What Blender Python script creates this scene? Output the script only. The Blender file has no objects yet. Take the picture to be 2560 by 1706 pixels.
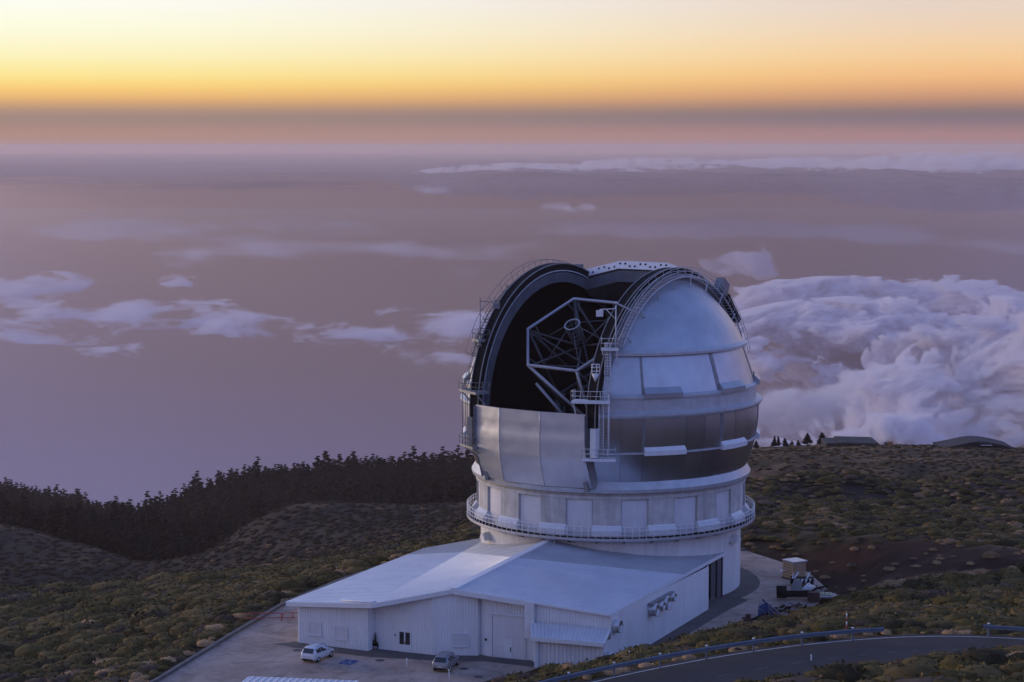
import bpy, math, random
import numpy as np
from mathutils import Vector, Matrix

random.seed(7); rng = np.random.default_rng(11)
sc = bpy.context.scene
COL = sc.collection
R = math.radians

# ------------------------------------------------------------------ camera
CAM = np.array([-12.45, -257.5, 54.7]); FPX = 5150.0; PITCH = math.atan((853 - 366) / FPX)
cd = bpy.data.cameras.new('camera'); cam = bpy.data.objects.new('camera', cd); COL.objects.link(cam)
cam.location = CAM; cam.rotation_euler = (math.pi / 2 - PITCH, 0, 0)
cd.sensor_width = 36; cd.lens = FPX / 2560 * 36; cd.clip_start = 1; cd.clip_end = 400000
sc.camera = cam

# ------------------------------------------------------------------ world / sky
def lin(r, g, b, k=1.0):
    f = lambda c: ((c / 255 + .055) / 1.055) ** 2.4 if c > 10 else c / 255 / 12.92
    return (f(r) * k, f(g) * k, f(b) * k, 1)
SUN_AZ, SUN_EL, GLOW_AZ = -58.0, 4.0, -45.0     # degrees left of the view axis (+Y), and up
w = bpy.data.worlds.new('World'); sc.world = w; w.use_nodes = True
nt = w.node_tree; nt.nodes.clear()
def N(t, **kw):
    n = nt.nodes.new(t)
    for k, v in kw.items(): setattr(n, k, v)
    return n
def LK(a, b): nt.links.new(a, b)
SKY_STRENGTH = 0.1
out = N('ShaderNodeOutputWorld'); bg = N('ShaderNodeBackground'); bg.inputs['Strength'].default_value = SKY_STRENGTH
LK(bg.outputs[0], out.inputs[0])
tc = N('ShaderNodeTexCoord'); sep = N('ShaderNodeSeparateXYZ'); LK(tc.outputs['Generated'], sep.inputs[0])
sky = N('ShaderNodeTexSky', sky_type='NISHITA'); sky.sun_disc = False
sky.sun_elevation = R(SUN_EL); sky.sun_rotation = R(SUN_AZ); sky.altitude = 2400; sky.air_density = 1.0; sky.dust_density = 1.5; sky.ozone_density = 3.0
def ramp(stops):
    n = N('ShaderNodeValToRGB'); cr = n.color_ramp; cr.interpolation = 'B_SPLINE'
    while len(cr.elements) < len(stops): cr.elements.new(.5)
    for e, (p, c) in zip(cr.elements, stops): e.position = p; e.color = c
    return n
def maprange(src, a, b, lo, hi, smooth=True):
    n = N('ShaderNodeMapRange'); n.interpolation_type = 'SMOOTHSTEP' if smooth else 'LINEAR'; n.clamp = True
    n.inputs['From Min'].default_value = a; n.inputs['From Max'].default_value = b
    n.inputs['To Min'].default_value = lo; n.inputs['To Max'].default_value = hi
    LK(src, n.inputs['Value']); return n.outputs['Result']
elev = maprange(sep.outputs['Z'], -.03, .12, 0, 1, False)
rampL = ramp([(0.1537, lin(176, 138, 124)), (0.2287, lin(180, 143, 130)), (0.2500, lin(176, 139, 127)), (0.272, lin(164, 137, 127)), (0.290, lin(161, 137, 127)), (0.308, lin(172, 143, 126)), (0.328, lin(200, 158, 121)), (0.352, lin(236, 182, 116)), (0.385, lin(255, 212, 124)),
              (0.4187, lin(255, 232, 142)), (0.4807, lin(255, 246, 190)), (0.5637, lin(255, 250, 222, 1.03)), (0.6737, lin(255, 249, 232, 1.12)), (1, lin(255, 232, 200, 2.6))])
rampR = ramp([(0.1537, lin(158, 124, 130)), (0.2287, lin(172, 134, 134)), (0.2500, lin(164, 128, 132)), (0.272, lin(142, 121, 130)), (0.290, lin(131, 116, 126)), (0.308, lin(136, 117, 122)), (0.328, lin(164, 130, 118)), (0.352, lin(198, 147, 120)), (0.385, lin(226, 170, 125)),
              (0.4187, lin(244, 186, 130)), (0.4807, lin(248, 206, 152)), (0.5637, lin(242, 212, 180)), (0.6737, lin(226, 211, 204)), (1, lin(235, 208, 196, 1.05))])
rampB = ramp([(.12, lin(110, 105, 135)), (.25, lin(148, 132, 168)), (.5, lin(184, 160, 206)), (1, lin(166, 158, 222))])
for r_ in (rampL, rampR, rampB): LK(elev, r_.inputs[0])
dot = N('ShaderNodeVectorMath', operation='DOT_PRODUCT'); LK(tc.outputs['Generated'], dot.inputs[0])
dot.inputs[1].default_value = (math.sin(R(GLOW_AZ)), math.cos(R(GLOW_AZ)), 0)
def mix(fac, a, b):
    n = N('ShaderNodeMix', data_type='RGBA'); LK(fac, n.inputs[0]); LK(a, n.inputs[6]); LK(b, n.inputs[7]); return n.outputs[2]
fLR = maprange(dot.outputs['Value'], .52, .87, 0, 1)
fB = maprange(dot.outputs['Value'], -.6, .52, 0, 1)
low = mix(fB, rampB.outputs[0], mix(fLR, rampR.outputs[0], rampL.outputs[0]))
scl = N('ShaderNodeVectorMath', operation='SCALE'); LK(low, scl.inputs[0]); scl.inputs['Scale'].default_value = 1 / SKY_STRENGTH
hi = N('ShaderNodeVectorMath', operation='MULTIPLY'); LK(sky.outputs[0], hi.inputs[0]); hi.inputs[1].default_value = (9.0, 5.4, 5.9)
LK(mix(maprange(sep.outputs['Z'], .10, .5, 0, 1), scl.outputs[0], hi.outputs[0]), bg.inputs['Color'])

# ------------------------------------------------------------------ sun, exposure
sl = bpy.data.lights.new('sun', 'SUN'); sl.energy = 2.0; sl.angle = R(20); sl.color = (1, .76, .50)
so = bpy.data.objects.new('sun', sl); COL.objects.link(so)
sv = Vector((math.sin(R(SUN_AZ)) * math.cos(R(SUN_EL)), math.cos(R(SUN_AZ)) * math.cos(R(SUN_EL)), math.sin(R(SUN_EL))))
so.rotation_euler = sv.to_track_quat('Z', 'Y').to_euler(); so.location = (-60, 120, 60)
sc.view_settings.view_transform = 'Standard'; sc.view_settings.look = 'None'; sc.view_settings.exposure = 0; sc.view_settings.gamma = 1
sc.view_settings.use_curve_mapping = False
sc.cycles.use_denoising = True; sc.cycles.max_bounces = 24; sc.cycles.diffuse_bounces = 2; sc.cycles.volume_bounces = 24; sc.cycles.glossy_bounces = 3; sc.cycles.transparent_max_bounces = 24

# ------------------------------------------------------------------ helpers
_fw = np.array([0, math.cos(PITCH), -math.sin(PITCH)]); _up = np.array([0, math.sin(PITCH), math.cos(PITCH)])
def ray(x, y): return _fw + np.array([1., 0, 0]) * (x - 1280) / FPX + _up * (853 - y) / FPX
def atz(x, y, z):
    d = ray(x, y); return CAM + d * ((z - CAM[2]) / d[2])
def atd(x, y, dist):                   # ground distance from the camera station
    d = ray(x, y); return CAM + d * (dist / math.hypot(d[0], d[1]))
def proj(P):
    v = np.asarray(P, float) - CAM; dep = v @ _fw
    return 1280 + FPX * v[..., 0] / dep, 853 - FPX * (v @ _up) / dep, dep

def tag(o, label=None, cat=None, group=None, kind=None):
    if label: o['label'] = label
    if cat: o['category'] = cat
    if group: o['group'] = group
    if kind: o['kind'] = kind
    return o
def empty(name, loc, label, cat, group=None, rz=0):
    o = bpy.data.objects.new(name, None); COL.objects.link(o); o.location = loc; o.rotation_euler = (0, 0, rz)
    o.empty_display_size = .5
    return tag(o, label, cat, group)
def link(name, me, parent=None):
    o = bpy.data.objects.new(name, me); COL.objects.link(o)
    if parent: o.parent = parent
    return o
def copy_tree(o, parent=None):
    c = o.copy(); COL.objects.link(c)
    if parent: c.parent = parent
    for ch in list(o.children): copy_tree(ch, c)
    return c

class MB:
    def __init__(s): s.v = []; s.f = []; s.sm = []
    def add(s, vs, fs, sm=False):
        n = len(s.v); s.v += [tuple(map(float, p)) for p in vs]; s.f += [tuple(i + n for i in f) for f in fs]; s.sm += [sm] * len(fs); return s
    def hexa(s, b, t):                 # bottom quad, top quad
        return s.add(list(b) + list(t), [(3, 2, 1, 0), (4, 5, 6, 7), (0, 1, 5, 4), (1, 2, 6, 5), (2, 3, 7, 6), (3, 0, 4, 7)])
    def box(s, c, size, rz=0):
        x, y, z = size[0] / 2, size[1] / 2, size[2] / 2; co, si = math.cos(rz), math.sin(rz)
        q = [(c[0] + px * co - py * si, c[1] + px * si + py * co) for px, py in ((-x, -y), (x, -y), (x, y), (-x, y))]
        return s.hexa([(a, b, c[2] - z) for a, b in q], [(a, b, c[2] + z) for a, b in q])
    def beam(s, p, q, wd, ht, upv=(0, 0, 1)):   # rectangular bar between two points
        p, q = Vector(p), Vector(q); d = (q - p).normalized(); u = Vector(upv); sd = d.cross(u)
        if sd.length < 1e-4: sd = d.cross(Vector((1, 0, 0)))
        sd.normalize(); u = sd.cross(d).normalized(); a = sd * wd / 2; b = u * ht / 2
        return s.hexa([p - a - b, p + a - b, q + a - b, q - a - b], [p - a + b, p + a + b, q + a + b, q - a + b])
    def tube(s, pts, r, n=6, closed=False):
        pts = [Vector(p) for p in pts]; m = len(pts); rings = []
        for i, p in enumerate(pts):
            if closed: t = pts[(i + 1) % m] - pts[i - 1]
            else: t = pts[min(i + 1, m - 1)] - pts[max(i - 1, 0)]
            t.normalize(); a = t.cross(Vector((0, 0, 1)))
            if a.length < 1e-3: a = t.cross(Vector((1, 0, 0)))
            a.normalize(); b = a.cross(t); rr = r[i] if hasattr(r, '__len__') else r
            rings += [p + (a * math.cos(k * math.tau / n) + b * math.sin(k * math.tau / n)) * rr for k in range(n)]
        fs = []
        for i in range(m if closed else m - 1):
            j = (i + 1) % m
            fs += [(i * n + k, i * n + (k + 1) % n, j * n + (k + 1) % n, j * n + k) for k in range(n)]
        if not closed: fs += [tuple(range(n - 1, -1, -1)), tuple((m - 1) * n + k for k in range(n))]
        return s.add(rings, fs, True)
    def grid(s, P, sm=True, flip=False):        # P: rows of points
        r_, c_ = len(P), len(P[0]); vs = [p for row in P for p in row]
        fs = [(i * c_ + j, i * c_ + j + 1, (i + 1) * c_ + j + 1, (i + 1) * c_ + j) for i in range(r_ - 1) for j in range(c_ - 1)]
        if flip: fs = [f[::-1] for f in fs]
        return s.add(vs, fs, sm)
    def prism(s, poly, z0, z1):
        n = len(poly); vs = [(p[0], p[1], z0) for p in poly] + [(p[0], p[1], z1) for p in poly]
        return s.add(vs, [tuple(range(n - 1, -1, -1)), tuple(range(n, 2 * n))] + [(i, (i + 1) % n, n + (i + 1) % n, n + i) for i in range(n)])
    def revolve(s, prof, n=96, c=(0, 0), a0=0, a1=math.tau):
        full = abs(a1 - a0 - math.tau) < 1e-6; m = n if full else n + 1
        vs = [(c[0] + r * math.cos(a0 + (a1 - a0) * k / n), c[1] + r * math.sin(a0 + (a1 - a0) * k / n), z) for k in range(m) for r, z in prof]
        q = len(prof); fs = []
        for k in range(n):
            k2 = (k + 1) % m
            fs += [(k * q + i, k2 * q + i, k2 * q + i + 1, k * q + i + 1) for i in range(q - 1)]
        return s.add(vs, fs, False)
    def disc(s, c, nrm, r, n=10):
        nrm = Vector(nrm).normalized(); a = nrm.orthogonal().normalized(); b = nrm.cross(a); c = Vector(c)
        return s.add([c + a * r * math.cos(k * math.tau / n) + b * r * math.sin(k * math.tau / n) for k in range(n)], [tuple(range(n))])
    def mesh(s, name, m, loc=(0, 0, 0)):
        me = bpy.data.meshes.new(name)
        me.from_pydata([(p[0] - loc[0], p[1] - loc[1], p[2] - loc[2]) for p in s.v], [], s.f)
        if m: me.materials.append(m)
        me.polygons.foreach_set('use_smooth', s.sm); me.update(); return me
    def build(s, name, m, parent=None):
        root = parent; loc = Vector((0, 0, 0))
        while root is not None: loc = loc + root.location; root = root.parent
        return link(name, s.mesh(name, m, loc), parent)

# ------------------------------------------------------------------ materials
def mat(name, c, rough=.6, metal=0., c2=None, scale=3., detail=4, bump=0., bscale=None, stretch=(1, 1, 1), spec=.5, lo=.35, hi=.65):
    m = bpy.data.materials.new(name); m.use_nodes = True; t = m.node_tree; b = t.nodes['Principled BSDF']
    b.inputs['Base Color'].default_value = (*c, 1); b.inputs['Roughness'].default_value = rough; b.inputs['Metallic'].default_value = metal
    b.inputs['Specular IOR Level'].default_value = spec
    co = t.nodes.new('ShaderNodeTexCoord'); mp = t.nodes.new('ShaderNodeMapping'); t.links.new(co.outputs['Object'], mp.inputs[0]); mp.inputs['Scale'].default_value = stretch
    if c2:
        nz = t.nodes.new('ShaderNodeTexNoise'); nz.inputs['Scale'].default_value = scale; nz.inputs['Detail'].default_value = detail; t.links.new(mp.outputs[0], nz.inputs[0])
        cr = t.nodes.new('ShaderNodeValToRGB'); cr.color_ramp.elements[0].position = lo; cr.color_ramp.elements[1].position = hi
        cr.color_ramp.elements[0].color = (*c, 1); cr.color_ramp.elements[1].color = (*c2, 1)
        t.links.new(nz.outputs[0], cr.inputs[0]); t.links.new(cr.outputs[0], b.inputs['Base Color'])
    if bump:
        nb = t.nodes.new('ShaderNodeTexNoise'); nb.inputs['Scale'].default_value = bscale or scale; nb.inputs['Detail'].default_value = 3; t.links.new(mp.outputs[0], nb.inputs[0])
        bp = t.nodes.new('ShaderNodeBump'); bp.inputs['Strength'].default_value = bump; bp.inputs['Distance'].default_value = .3; t.links.new(nb.outputs[0], bp.inputs['Height']); t.links.new(bp.outputs[0], b.inputs['Normal'])
    return m
def attr_mat(name, rough=.9, k2=.75, scale=.6, attr='tint'):
    m = bpy.data.materials.new(name); m.use_nodes = True; t = m.node_tree; b = t.nodes['Principled BSDF']
    b.inputs['Roughness'].default_value = rough; b.inputs['Specular IOR Level'].default_value = .1
    a = t.nodes.new('ShaderNodeAttribute'); a.attribute_name = attr
    nz = t.nodes.new('ShaderNodeTexNoise'); nz.inputs['Scale'].default_value = scale; nz.inputs['Detail'].default_value = 5
    g = t.nodes.new('ShaderNodeNewGeometry'); t.links.new(g.outputs['Position'], nz.inputs[0])
    mr = t.nodes.new('ShaderNodeMapRange'); mr.inputs['From Min'].default_value = .3; mr.inputs['From Max'].default_value = .7; mr.inputs['To Min'].default_value = k2; mr.inputs['To Max'].default_value = 2 - k2
    t.links.new(nz.outputs[0], mr.inputs[0])
    mu = t.nodes.new('ShaderNodeVectorMath'); mu.operation = 'SCALE'; t.links.new(a.outputs['Color'], mu.inputs[0]); t.links.new(mr.outputs[0], mu.inputs['Scale'])
    t.links.new(mu.outputs[0], b.inputs['Base Color']); return m
M = {}
M['alu'] = [mat('brushed_aluminium', (.52 + d, .53 + d, .56 + d), .30 + r_, .95, (.58 + d, .57 + d, .58 + d), .5, 3, .03, .3, (1, 1, .25)) for d, r_ in ((0, 0), (-.03, .03), (.03, .02), (-.02, .01), (.01, .04))]
M['screen'] = mat('dented_steel', (.62, .62, .66), .44, .7, (.69, .69, .72), .6, 3, .14, .30)
M['cap'] = mat('cap_aluminium', (.43, .45, .50), .42, .65, (.52, .53, .57), .35, 4, .03, .3)
M['rim'] = mat('rim_paint', (.5, .52, .56), .45, .3, (.58, .59, .62), 1.2)
M['whitemetal'] = mat('white_painted_metal', (.72, .73, .75), .45, 0, (.78, .78, .79), 1.5)
M['drum'] = mat('drum_white', (.66, .66, .68), .55, 0, (.74, .73, .74), .5, 5)
M['conc'] = mat('weathered_concrete', (.50, .48, .46), .85, 0, (.64, .62, .59), .8, 6, .12, 2.0)
M['tower'] = mat('tower_render', (.68, .67, .66), .8, 0, (.77, .76, .75), .6, 6, .04, 3, (1, 1, .12))
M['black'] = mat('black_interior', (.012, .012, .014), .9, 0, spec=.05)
M['dark'] = mat('dark_rubber', (.010, .0095, .010), .85, 0, (.018, .017, .017), 1, spec=.12)
M['liner'] = mat('bluegrey_liner', (.10, .105, .12), .8, 0, (.14, .145, .16), .7, 4, spec=.2)
M['gal'] = mat('galvanised_steel', (.50, .50, .52), .4, .5, (.60, .60, .61), 2)
M['greysteel'] = mat('grey_steel', (.2, .2, .215), .5, .2, (.26, .26, .27), 1)
M['tubewhite'] = mat('telescope_white', (.44, .44, .49), .4, .1, (.5, .5, .54), 1)
M['tubegrey'] = mat('telescope_grey', (.085, .085, .095), .5, .1, (.11, .11, .12), 1)
M['roof'] = mat('roof_sheet', (.58, .60, .66), .42, .15, (.66, .67, .71), .25, 5, 0, stretch=(1, 1, 1))
M['roofdark'] = mat('roof_sheet_dark', (.36, .37, .40), .5, .15, (.43, .44, .46), .3, 5)  # darker grey for the roof sheets nearest the tower
M['clad'] = mat('wall_cladding', (.78, .78, .80), .5, 0, (.83, .83, .84), .4, 4)
M['door'] = mat('door_paint', (.68, .67, .70), .5, 0, (.73, .72, .74), .6)
M['glass'] = mat('dark_glass', (.02, .022, .025), .08, 0, spec=.8)
M['glasspanel'] = mat('grey_glass', (.10, .105, .115), .2, 0, (.14, .14, .15), .4)
M['plaza'] = mat('concrete_paving', (.31, .225, .18), .85, 0, (.51, .38, .31), .16, 9, .04, 1.5, lo=.3, hi=.7)
def paving():
    m = M['plaza']; t = m.node_tree; b = t.nodes['Principled BSDF']; src = b.inputs['Base Color'].links[0].from_socket
    co = t.nodes.new('ShaderNodeTexCoord'); mp = t.nodes.new('ShaderNodeMapping'); mp.inputs['Rotation'].default_value = (0, 0, .42); t.links.new(co.outputs['Object'], mp.inputs[0])
    br = t.nodes.new('ShaderNodeTexBrick'); br.offset = 0; br.inputs['Scale'].default_value = 1; br.inputs['Brick Width'].default_value = 6; br.inputs['Row Height'].default_value = 6; br.inputs['Mortar Size'].default_value = .07; br.inputs['Color1'].default_value = (1, 1, 1, 1); br.inputs['Color2'].default_value = (.9, .9, .9, 1); br.inputs['Mortar'].default_value = (.72, .72, .72, 1); t.links.new(mp.outputs[0], br.inputs[0])
    nz = t.nodes.new('ShaderNodeTexNoise'); nz.inputs['Scale'].default_value = .35; nz.inputs['Detail'].default_value = 8; nz.inputs['Roughness'].default_value = .7; nz.inputs['Distortion'].default_value = 1.2; t.links.new(mp.outputs[0], nz.inputs[0])
    cr = t.nodes.new('ShaderNodeValToRGB'); cr.color_ramp.elements[0].position = .36; cr.color_ramp.elements[1].position = .52; cr.color_ramp.elements[0].color = (.62, .62, .63, 1); cr.color_ramp.elements[1].color = (1, 1, 1, 1); t.links.new(nz.outputs[0], cr.inputs[0])
    m1 = t.nodes.new('ShaderNodeMix'); m1.data_type = 'RGBA'; m1.blend_type = 'MULTIPLY'; m1.inputs[0].default_value = 1; t.links.new(src, m1.inputs[6]); t.links.new(br.outputs[0], m1.inputs[7])
    m2 = t.nodes.new('ShaderNodeMix'); m2.data_type = 'RGBA'; m2.blend_type = 'MULTIPLY'; m2.inputs[0].default_value = 1; t.links.new(m1.outputs[2], m2.inputs[6]); t.links.new(cr.outputs[0], m2.inputs[7]); t.links.new(m2.outputs[2], b.inputs['Base Color'])
paving()
def streaks(k, sx, lo=.82):
    m = M[k]; t = m.node_tree; b = t.nodes['Principled BSDF']; src = b.inputs['Base Color'].links[0].from_socket
    co = t.nodes.new('ShaderNodeTexCoord'); mp = t.nodes.new('ShaderNodeMapping'); mp.inputs['Scale'].default_value = (sx, sx, .12); t.links.new(co.outputs['Object'], mp.inputs[0])
    nz = t.nodes.new('ShaderNodeTexNoise'); nz.inputs['Scale'].default_value = 1; nz.inputs['Detail'].default_value = 6; nz.inputs['Roughness'].default_value = .7; t.links.new(mp.outputs[0], nz.inputs[0])
    cr = t.nodes.new('ShaderNodeValToRGB'); cr.color_ramp.elements[0].position = .34; cr.color_ramp.elements[1].position = .58; cr.color_ramp.elements[0].color = (lo, lo * .985, lo * .96, 1); cr.color_ramp.elements[1].color = (1, 1, 1, 1); t.links.new(nz.outputs[0], cr.inputs[0])
    m2 = t.nodes.new('ShaderNodeMix'); m2.data_type = 'RGBA'; m2.blend_type = 'MULTIPLY'; m2.inputs[0].default_value = 1; t.links.new(src, m2.inputs[6]); t.links.new(cr.outputs[0], m2.inputs[7]); t.links.new(m2.outputs[2], b.inputs['Base Color'])
for k, sx, lo in (('clad', .9, .93), ('tower', 1.4, .88), ('drum', 1.5, .93), ('conc', 1.2, .78), ('cap', .5, .94), ('roof', 1.2, .92), ('rim', 1.0, .92), ('door', 1.5, .93)): streaks(k, sx, lo)
M['strip'] = mat('tarred_strip', (.075, .066, .064), .9, 0, (.11, .098, .094), .5, 6)
M['kerb'] = mat('dark_kerb', (.09, .085, .085), .9, 0, (.14, .13, .13), .7)
M['asphalt'] = mat('asphalt', (.018, .016, .018), .9, 0, (.03, .027, .029), .5, 6, .05, 6)
M['line'] = mat('road_paint', (.6, .58, .56), .7, 0, (.42, .41, .40), 3)
M['bluepaint'] = mat('blue_paint', (.03, .06, .2), .7, 0, (.05, .08, .24), 3)
M['blue'] = mat('blue_steel', (.03, .05, .15), .5, .1, (.05, .08, .2), 1)
M['red'] = mat('red_paint', (.35, .03, .03), .5, 0, (.42, .05, .04), 2)
M['rust'] = mat('rusty_steel', (.06, .03, .025), .8, .1, (.11, .055, .04), 3)
M['cream'] = mat('cream_cabinet', (.72, .46, .22), .6, 0, (.78, .52, .27), 2)
M['yellow'] = mat('yellowish_frame', (.62, .55, .34), .6, 0, (.7, .64, .42), 2)
M['rail'] = mat('guardrail_steel', (.17, .21, .27), .45, .5, (.22, .26, .31), 1)
M['stone'] = mat('grey_building', (.045, .043, .046), .9, 0, (.07, .066, .068), .4, spec=.1)
M['stoneroof'] = mat('grey_roof', (.06, .058, .06), .9, 0, (.085, .082, .084), .3, spec=.1)
M['carpaint'] = mat('white_car_paint', (.66, .66, .68), .25, .0, spec=.6)
M['carsilver'] = mat('silver_car_paint', (.30, .28, .28), .28, .3, spec=.6)
M['tyre'] = mat('tyre', (.015, .015, .016), .85)
M['lamp'] = mat('tail_lamp', (.3, .015, .02), .25)
M['plate'] = mat('number_plate', (.6, .6, .6), .5)
M['orange'] = mat('orange_crate', (.42, .2, .07), .8)
M['veg'] = attr_mat('foliage', .95, .7, 1.2)
M['ground'] = attr_mat('soil_and_scrub', .98, .55, .35)
M['bark'] = mat('bark', (.04, .03, .025), .9, 0, (.07, .05, .04), 2)

# ------------------------------------------------------------------ numpy noise
def vnoise(x, y, seed=0):
    xi = np.floor(x).astype(np.int64); yi = np.floor(y).astype(np.int64); xf = x - xi; yf = y - yi
    def h(a, b):
        n = (a * 374761393 + b * 668265263 + seed * 1442695041) & 0xffffffff
        n = ((n ^ (n >> 13)) * 1274126177) & 0xffffffff
        return ((n ^ (n >> 16)) & 0xffff) / 65535.0
    u = xf * xf * xf * (xf * (xf * 6 - 15) + 10); v = yf * yf * yf * (yf * (yf * 6 - 15) + 10)
    return (h(xi, yi) * (1 - u) + h(xi + 1, yi) * u) * (1 - v) + (h(xi, yi + 1) * (1 - u) + h(xi + 1, yi + 1) * u) * v
def fbm(x, y, octv=4, seed=0, gain=.5, lac=2.03):
    s = np.zeros_like(np.asarray(x, float)); a = 1.; t = 0.
    for o in range(octv):
        s = s + a * vnoise(x, y, seed + o * 17); t += a; a *= gain; x = x * lac + 3.7; y = y * lac + 1.3
    return s / t
def sstep(a, b, x):
    t = np.clip((x - a) / (b - a), 0, 1); return t * t * (3 - 2 * t)
def npmesh(name, V, Fq, m, col=None, smooth=True, parent=None):
    me = bpy.data.meshes.new(name); n = len(V); k = Fq.shape[1]; q = len(Fq)
    me.vertices.add(n); me.vertices.foreach_set('co', np.ascontiguousarray(V, dtype=np.float32).ravel())
    me.loops.add(q * k); me.loops.foreach_set('vertex_index', np.ascontiguousarray(Fq, dtype=np.int32).ravel())
    me.polygons.add(q); me.polygons.foreach_set('loop_start', np.arange(0, q * k, k, dtype=np.int32))
    if smooth: me.polygons.foreach_set('use_smooth', np.ones(q, dtype=bool))
    me.update(calc_edges=True)
    if col is not None:
        a = me.color_attributes.new('tint', 'FLOAT_COLOR', 'POINT'); c4 = np.ones((n, 4), dtype=np.float32); c4[:, :col.shape[1]] = col; a.data.foreach_set('color', c4.ravel())
    if m: me.materials.append(m)
    return me
def gridfaces(r_, c_):
    i = np.arange((r_ - 1) * (c_ - 1)); a = (i // (c_ - 1)) * c_ + i % (c_ - 1)
    return np.stack([a, a + 1, a + c_ + 1, a + c_], 1)

# ------------------------------------------------------------------ plaza outline, road line
PLAZA = np.array([(-64, -92), (-55.5, -66), (-49.2, -50.4), (-44.6, -32), (-40.15, -15), (-34.5, -1.5), (-27.7, 11.2), (-19, 19.5), (-8, 24), (4, 25), (13, 22.6), (19.3, 18.6), (23.6, 9.9), (25.8, 4), (26.6, -5),
                  (24.4, -14), (20, -21.5), (16.6, -26.6), (12, -29.4), (6.6, -31), (2.4, -34.5), (-1.5, -41), (-3.6, -45.8), (-9.8, -44.6), (-11, -46.8), (-15.6, -50.4), (-18, -56), (-20, -70), (-24, -92)], float)
ROADZ = 20.0
_rp = [atz(x, y, ROADZ)[:2] for x, y in ((900, 1860), (1200, 1768), (1471, 1706), (1600, 1678), (1720, 1653), (1860, 1630), (2000, 1610.5), (2110, 1600.5), (2214, 1594), (2290, 1590.5), (2357, 1589), (2450, 1591), (2560, 1596), (2700, 1606), (2900, 1624), (3200, 1655))]
ROAD_EDGE = np.array(_rp)                # far edge line
def offset_line(P, d):                   # + = away from the camera side
    T = np.gradient(P, axis=0); T /= np.linalg.norm(T, axis=1)[:, None]; return P + np.stack([-T[:, 1], T[:, 0]], 1) * d
for _ in range(2): ROAD_EDGE[1:-1] = ROAD_EDGE[1:-1] * .5 + (ROAD_EDGE[:-2] + ROAD_EDGE[2:]) * .25   # soften the survey polyline
ROAD_MID = offset_line(ROAD_EDGE, -3.85)
def inpoly(x, y, P):
    ins = np.zeros(np.shape(x), bool); n = len(P); j = n - 1
    for i in range(n):
        xi, yi = P[i]; xj, yj = P[j]
        c = ((yi > y) != (yj > y)) & (x < (xj - xi) * (y - yi) / (yj - yi + 1e-12) + xi); ins ^= c; j = i
    return ins
def segdist(x, y, P, closed=False):
    d = np.full(np.shape(x), 1e9); n = len(P)
    for i in range(n if closed else n - 1):
        a = P[i]; b = P[(i + 1) % n]; ab = b - a; t = np.clip(((x - a[0]) * ab[0] + (y - a[1]) * ab[1]) / (ab @ ab), 0, 1)
        d = np.minimum(d, np.hypot(x - a[0] - t * ab[0], y - a[1] - t * ab[1]))
    return d

# ------------------------------------------------------------------ terrain from survey points (pixel column, row, ground distance)
SP = [(0, 1706, 238), (200, 1600, 255), (0, 1600, 264), (400, 1520, 285), (0, 1500, 318), (200, 1482, 322), (420, 1460, 325), (650, 1441, 326), (850, 1418, 330), (1034, 1400, 331), (-300, 1700, 240), (-300, 1500, 318),
      (0, 1300, 700), (120, 1330, 670), (240, 1370, 640), (350, 1385, 600), (440, 1440, 560), (430, 1436, 605), (425, 1430, 645), (390, 1425, 620), (480, 1405, 605), (350, 1400, 635), (0, 1478, 560), (200, 1440, 575), (-300, 1280, 720), (-300, 1480, 560),
      (430, 1425, 565), (520, 1370, 585), (600, 1320, 600), (680, 1280, 612), (740, 1257, 620), (860, 1251, 622), (1000, 1251, 620), (1190, 1257, 600), (650, 1420, 480), (850, 1395, 470), (1050, 1372, 460), (520, 1440, 500),
      (520, 1235, 1000), (600, 1215, 1000), (720, 1210, 1000), (830, 1208, 1000), (1000, 1205, 980), (1180, 1192, 950), (1350, 1180, 930), (400, 1300, 950), (300, 1330, 950), (430, 1420, 700), (700, 1290, 850), (950, 1282, 820),
      (0, 1250, 1150), (150, 1278, 1150), (290, 1318, 1150), (-300, 1220, 1150), (100, 1325, 900), (250, 1370, 850), (300, 1345, 1020), (150, 1318, 1010), (0, 1290, 1010), (390, 1335, 1040), (430, 1292, 1000), (300, 1330, 1180), (400, 1300, 1100),
      (1900, 1338, 281), (2050, 1345, 274), (2200, 1355, 265), (2400, 1378, 253), (2560, 1400, 245), (2000, 1400, 268), (2200, 1440, 248), (2560, 1480, 225), (2100, 1510, 228), (2330, 1500, 215), (2560, 1540, 190), (1990, 1530, 225), (1860, 1578, 224),
      (1720, 1602, 222), (1600, 1640, 204), (1500, 1655, 203), (1340, 1668, 205), (1200, 1712, 205), (1900, 1590, 178), (2200, 1560, 172), (2450, 1555, 170), (1720, 1642, 153), (1500, 1675, 160),
      (1880, 1257, 345), (2200, 1272, 340), (2560, 1302, 330), (2200, 1330, 290), (2560, 1360, 275), (2000, 1252, 362), (2400, 1287, 352), (1880, 1183, 394), (2200, 1192, 386), (2560, 1203, 376), (2000, 1225, 376), (2400, 1245, 368),
      (1900, 1152, 480), (2200, 1142, 500), (2560, 1152, 480), (1880, 1119, 620), (2100, 1114, 620), (2300, 1114, 600), (2440, 1115, 600), (2560, 1126, 560), (1700, 1150, 520), (1500, 1200, 520), (1700, 1240, 380), (1400, 1290, 400),
      (2900, 1160, 480), (2900, 1140, 560), (2900, 1210, 370), (2900, 1330, 320), (2900, 1420, 240), (2900, 1560, 180)]
PT = [tuple(atd(x, y, d)) for x, y, d in SP]
for x in (-500, 0, 420, 850, 1200, 1500): PT.append(tuple(atd(x, {-500: 1560, 0: 1545, 420: 1500, 850: 1465, 1200: 1440, 1500: 1420}[x], 420)))   # hidden valley behind the first crest
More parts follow.
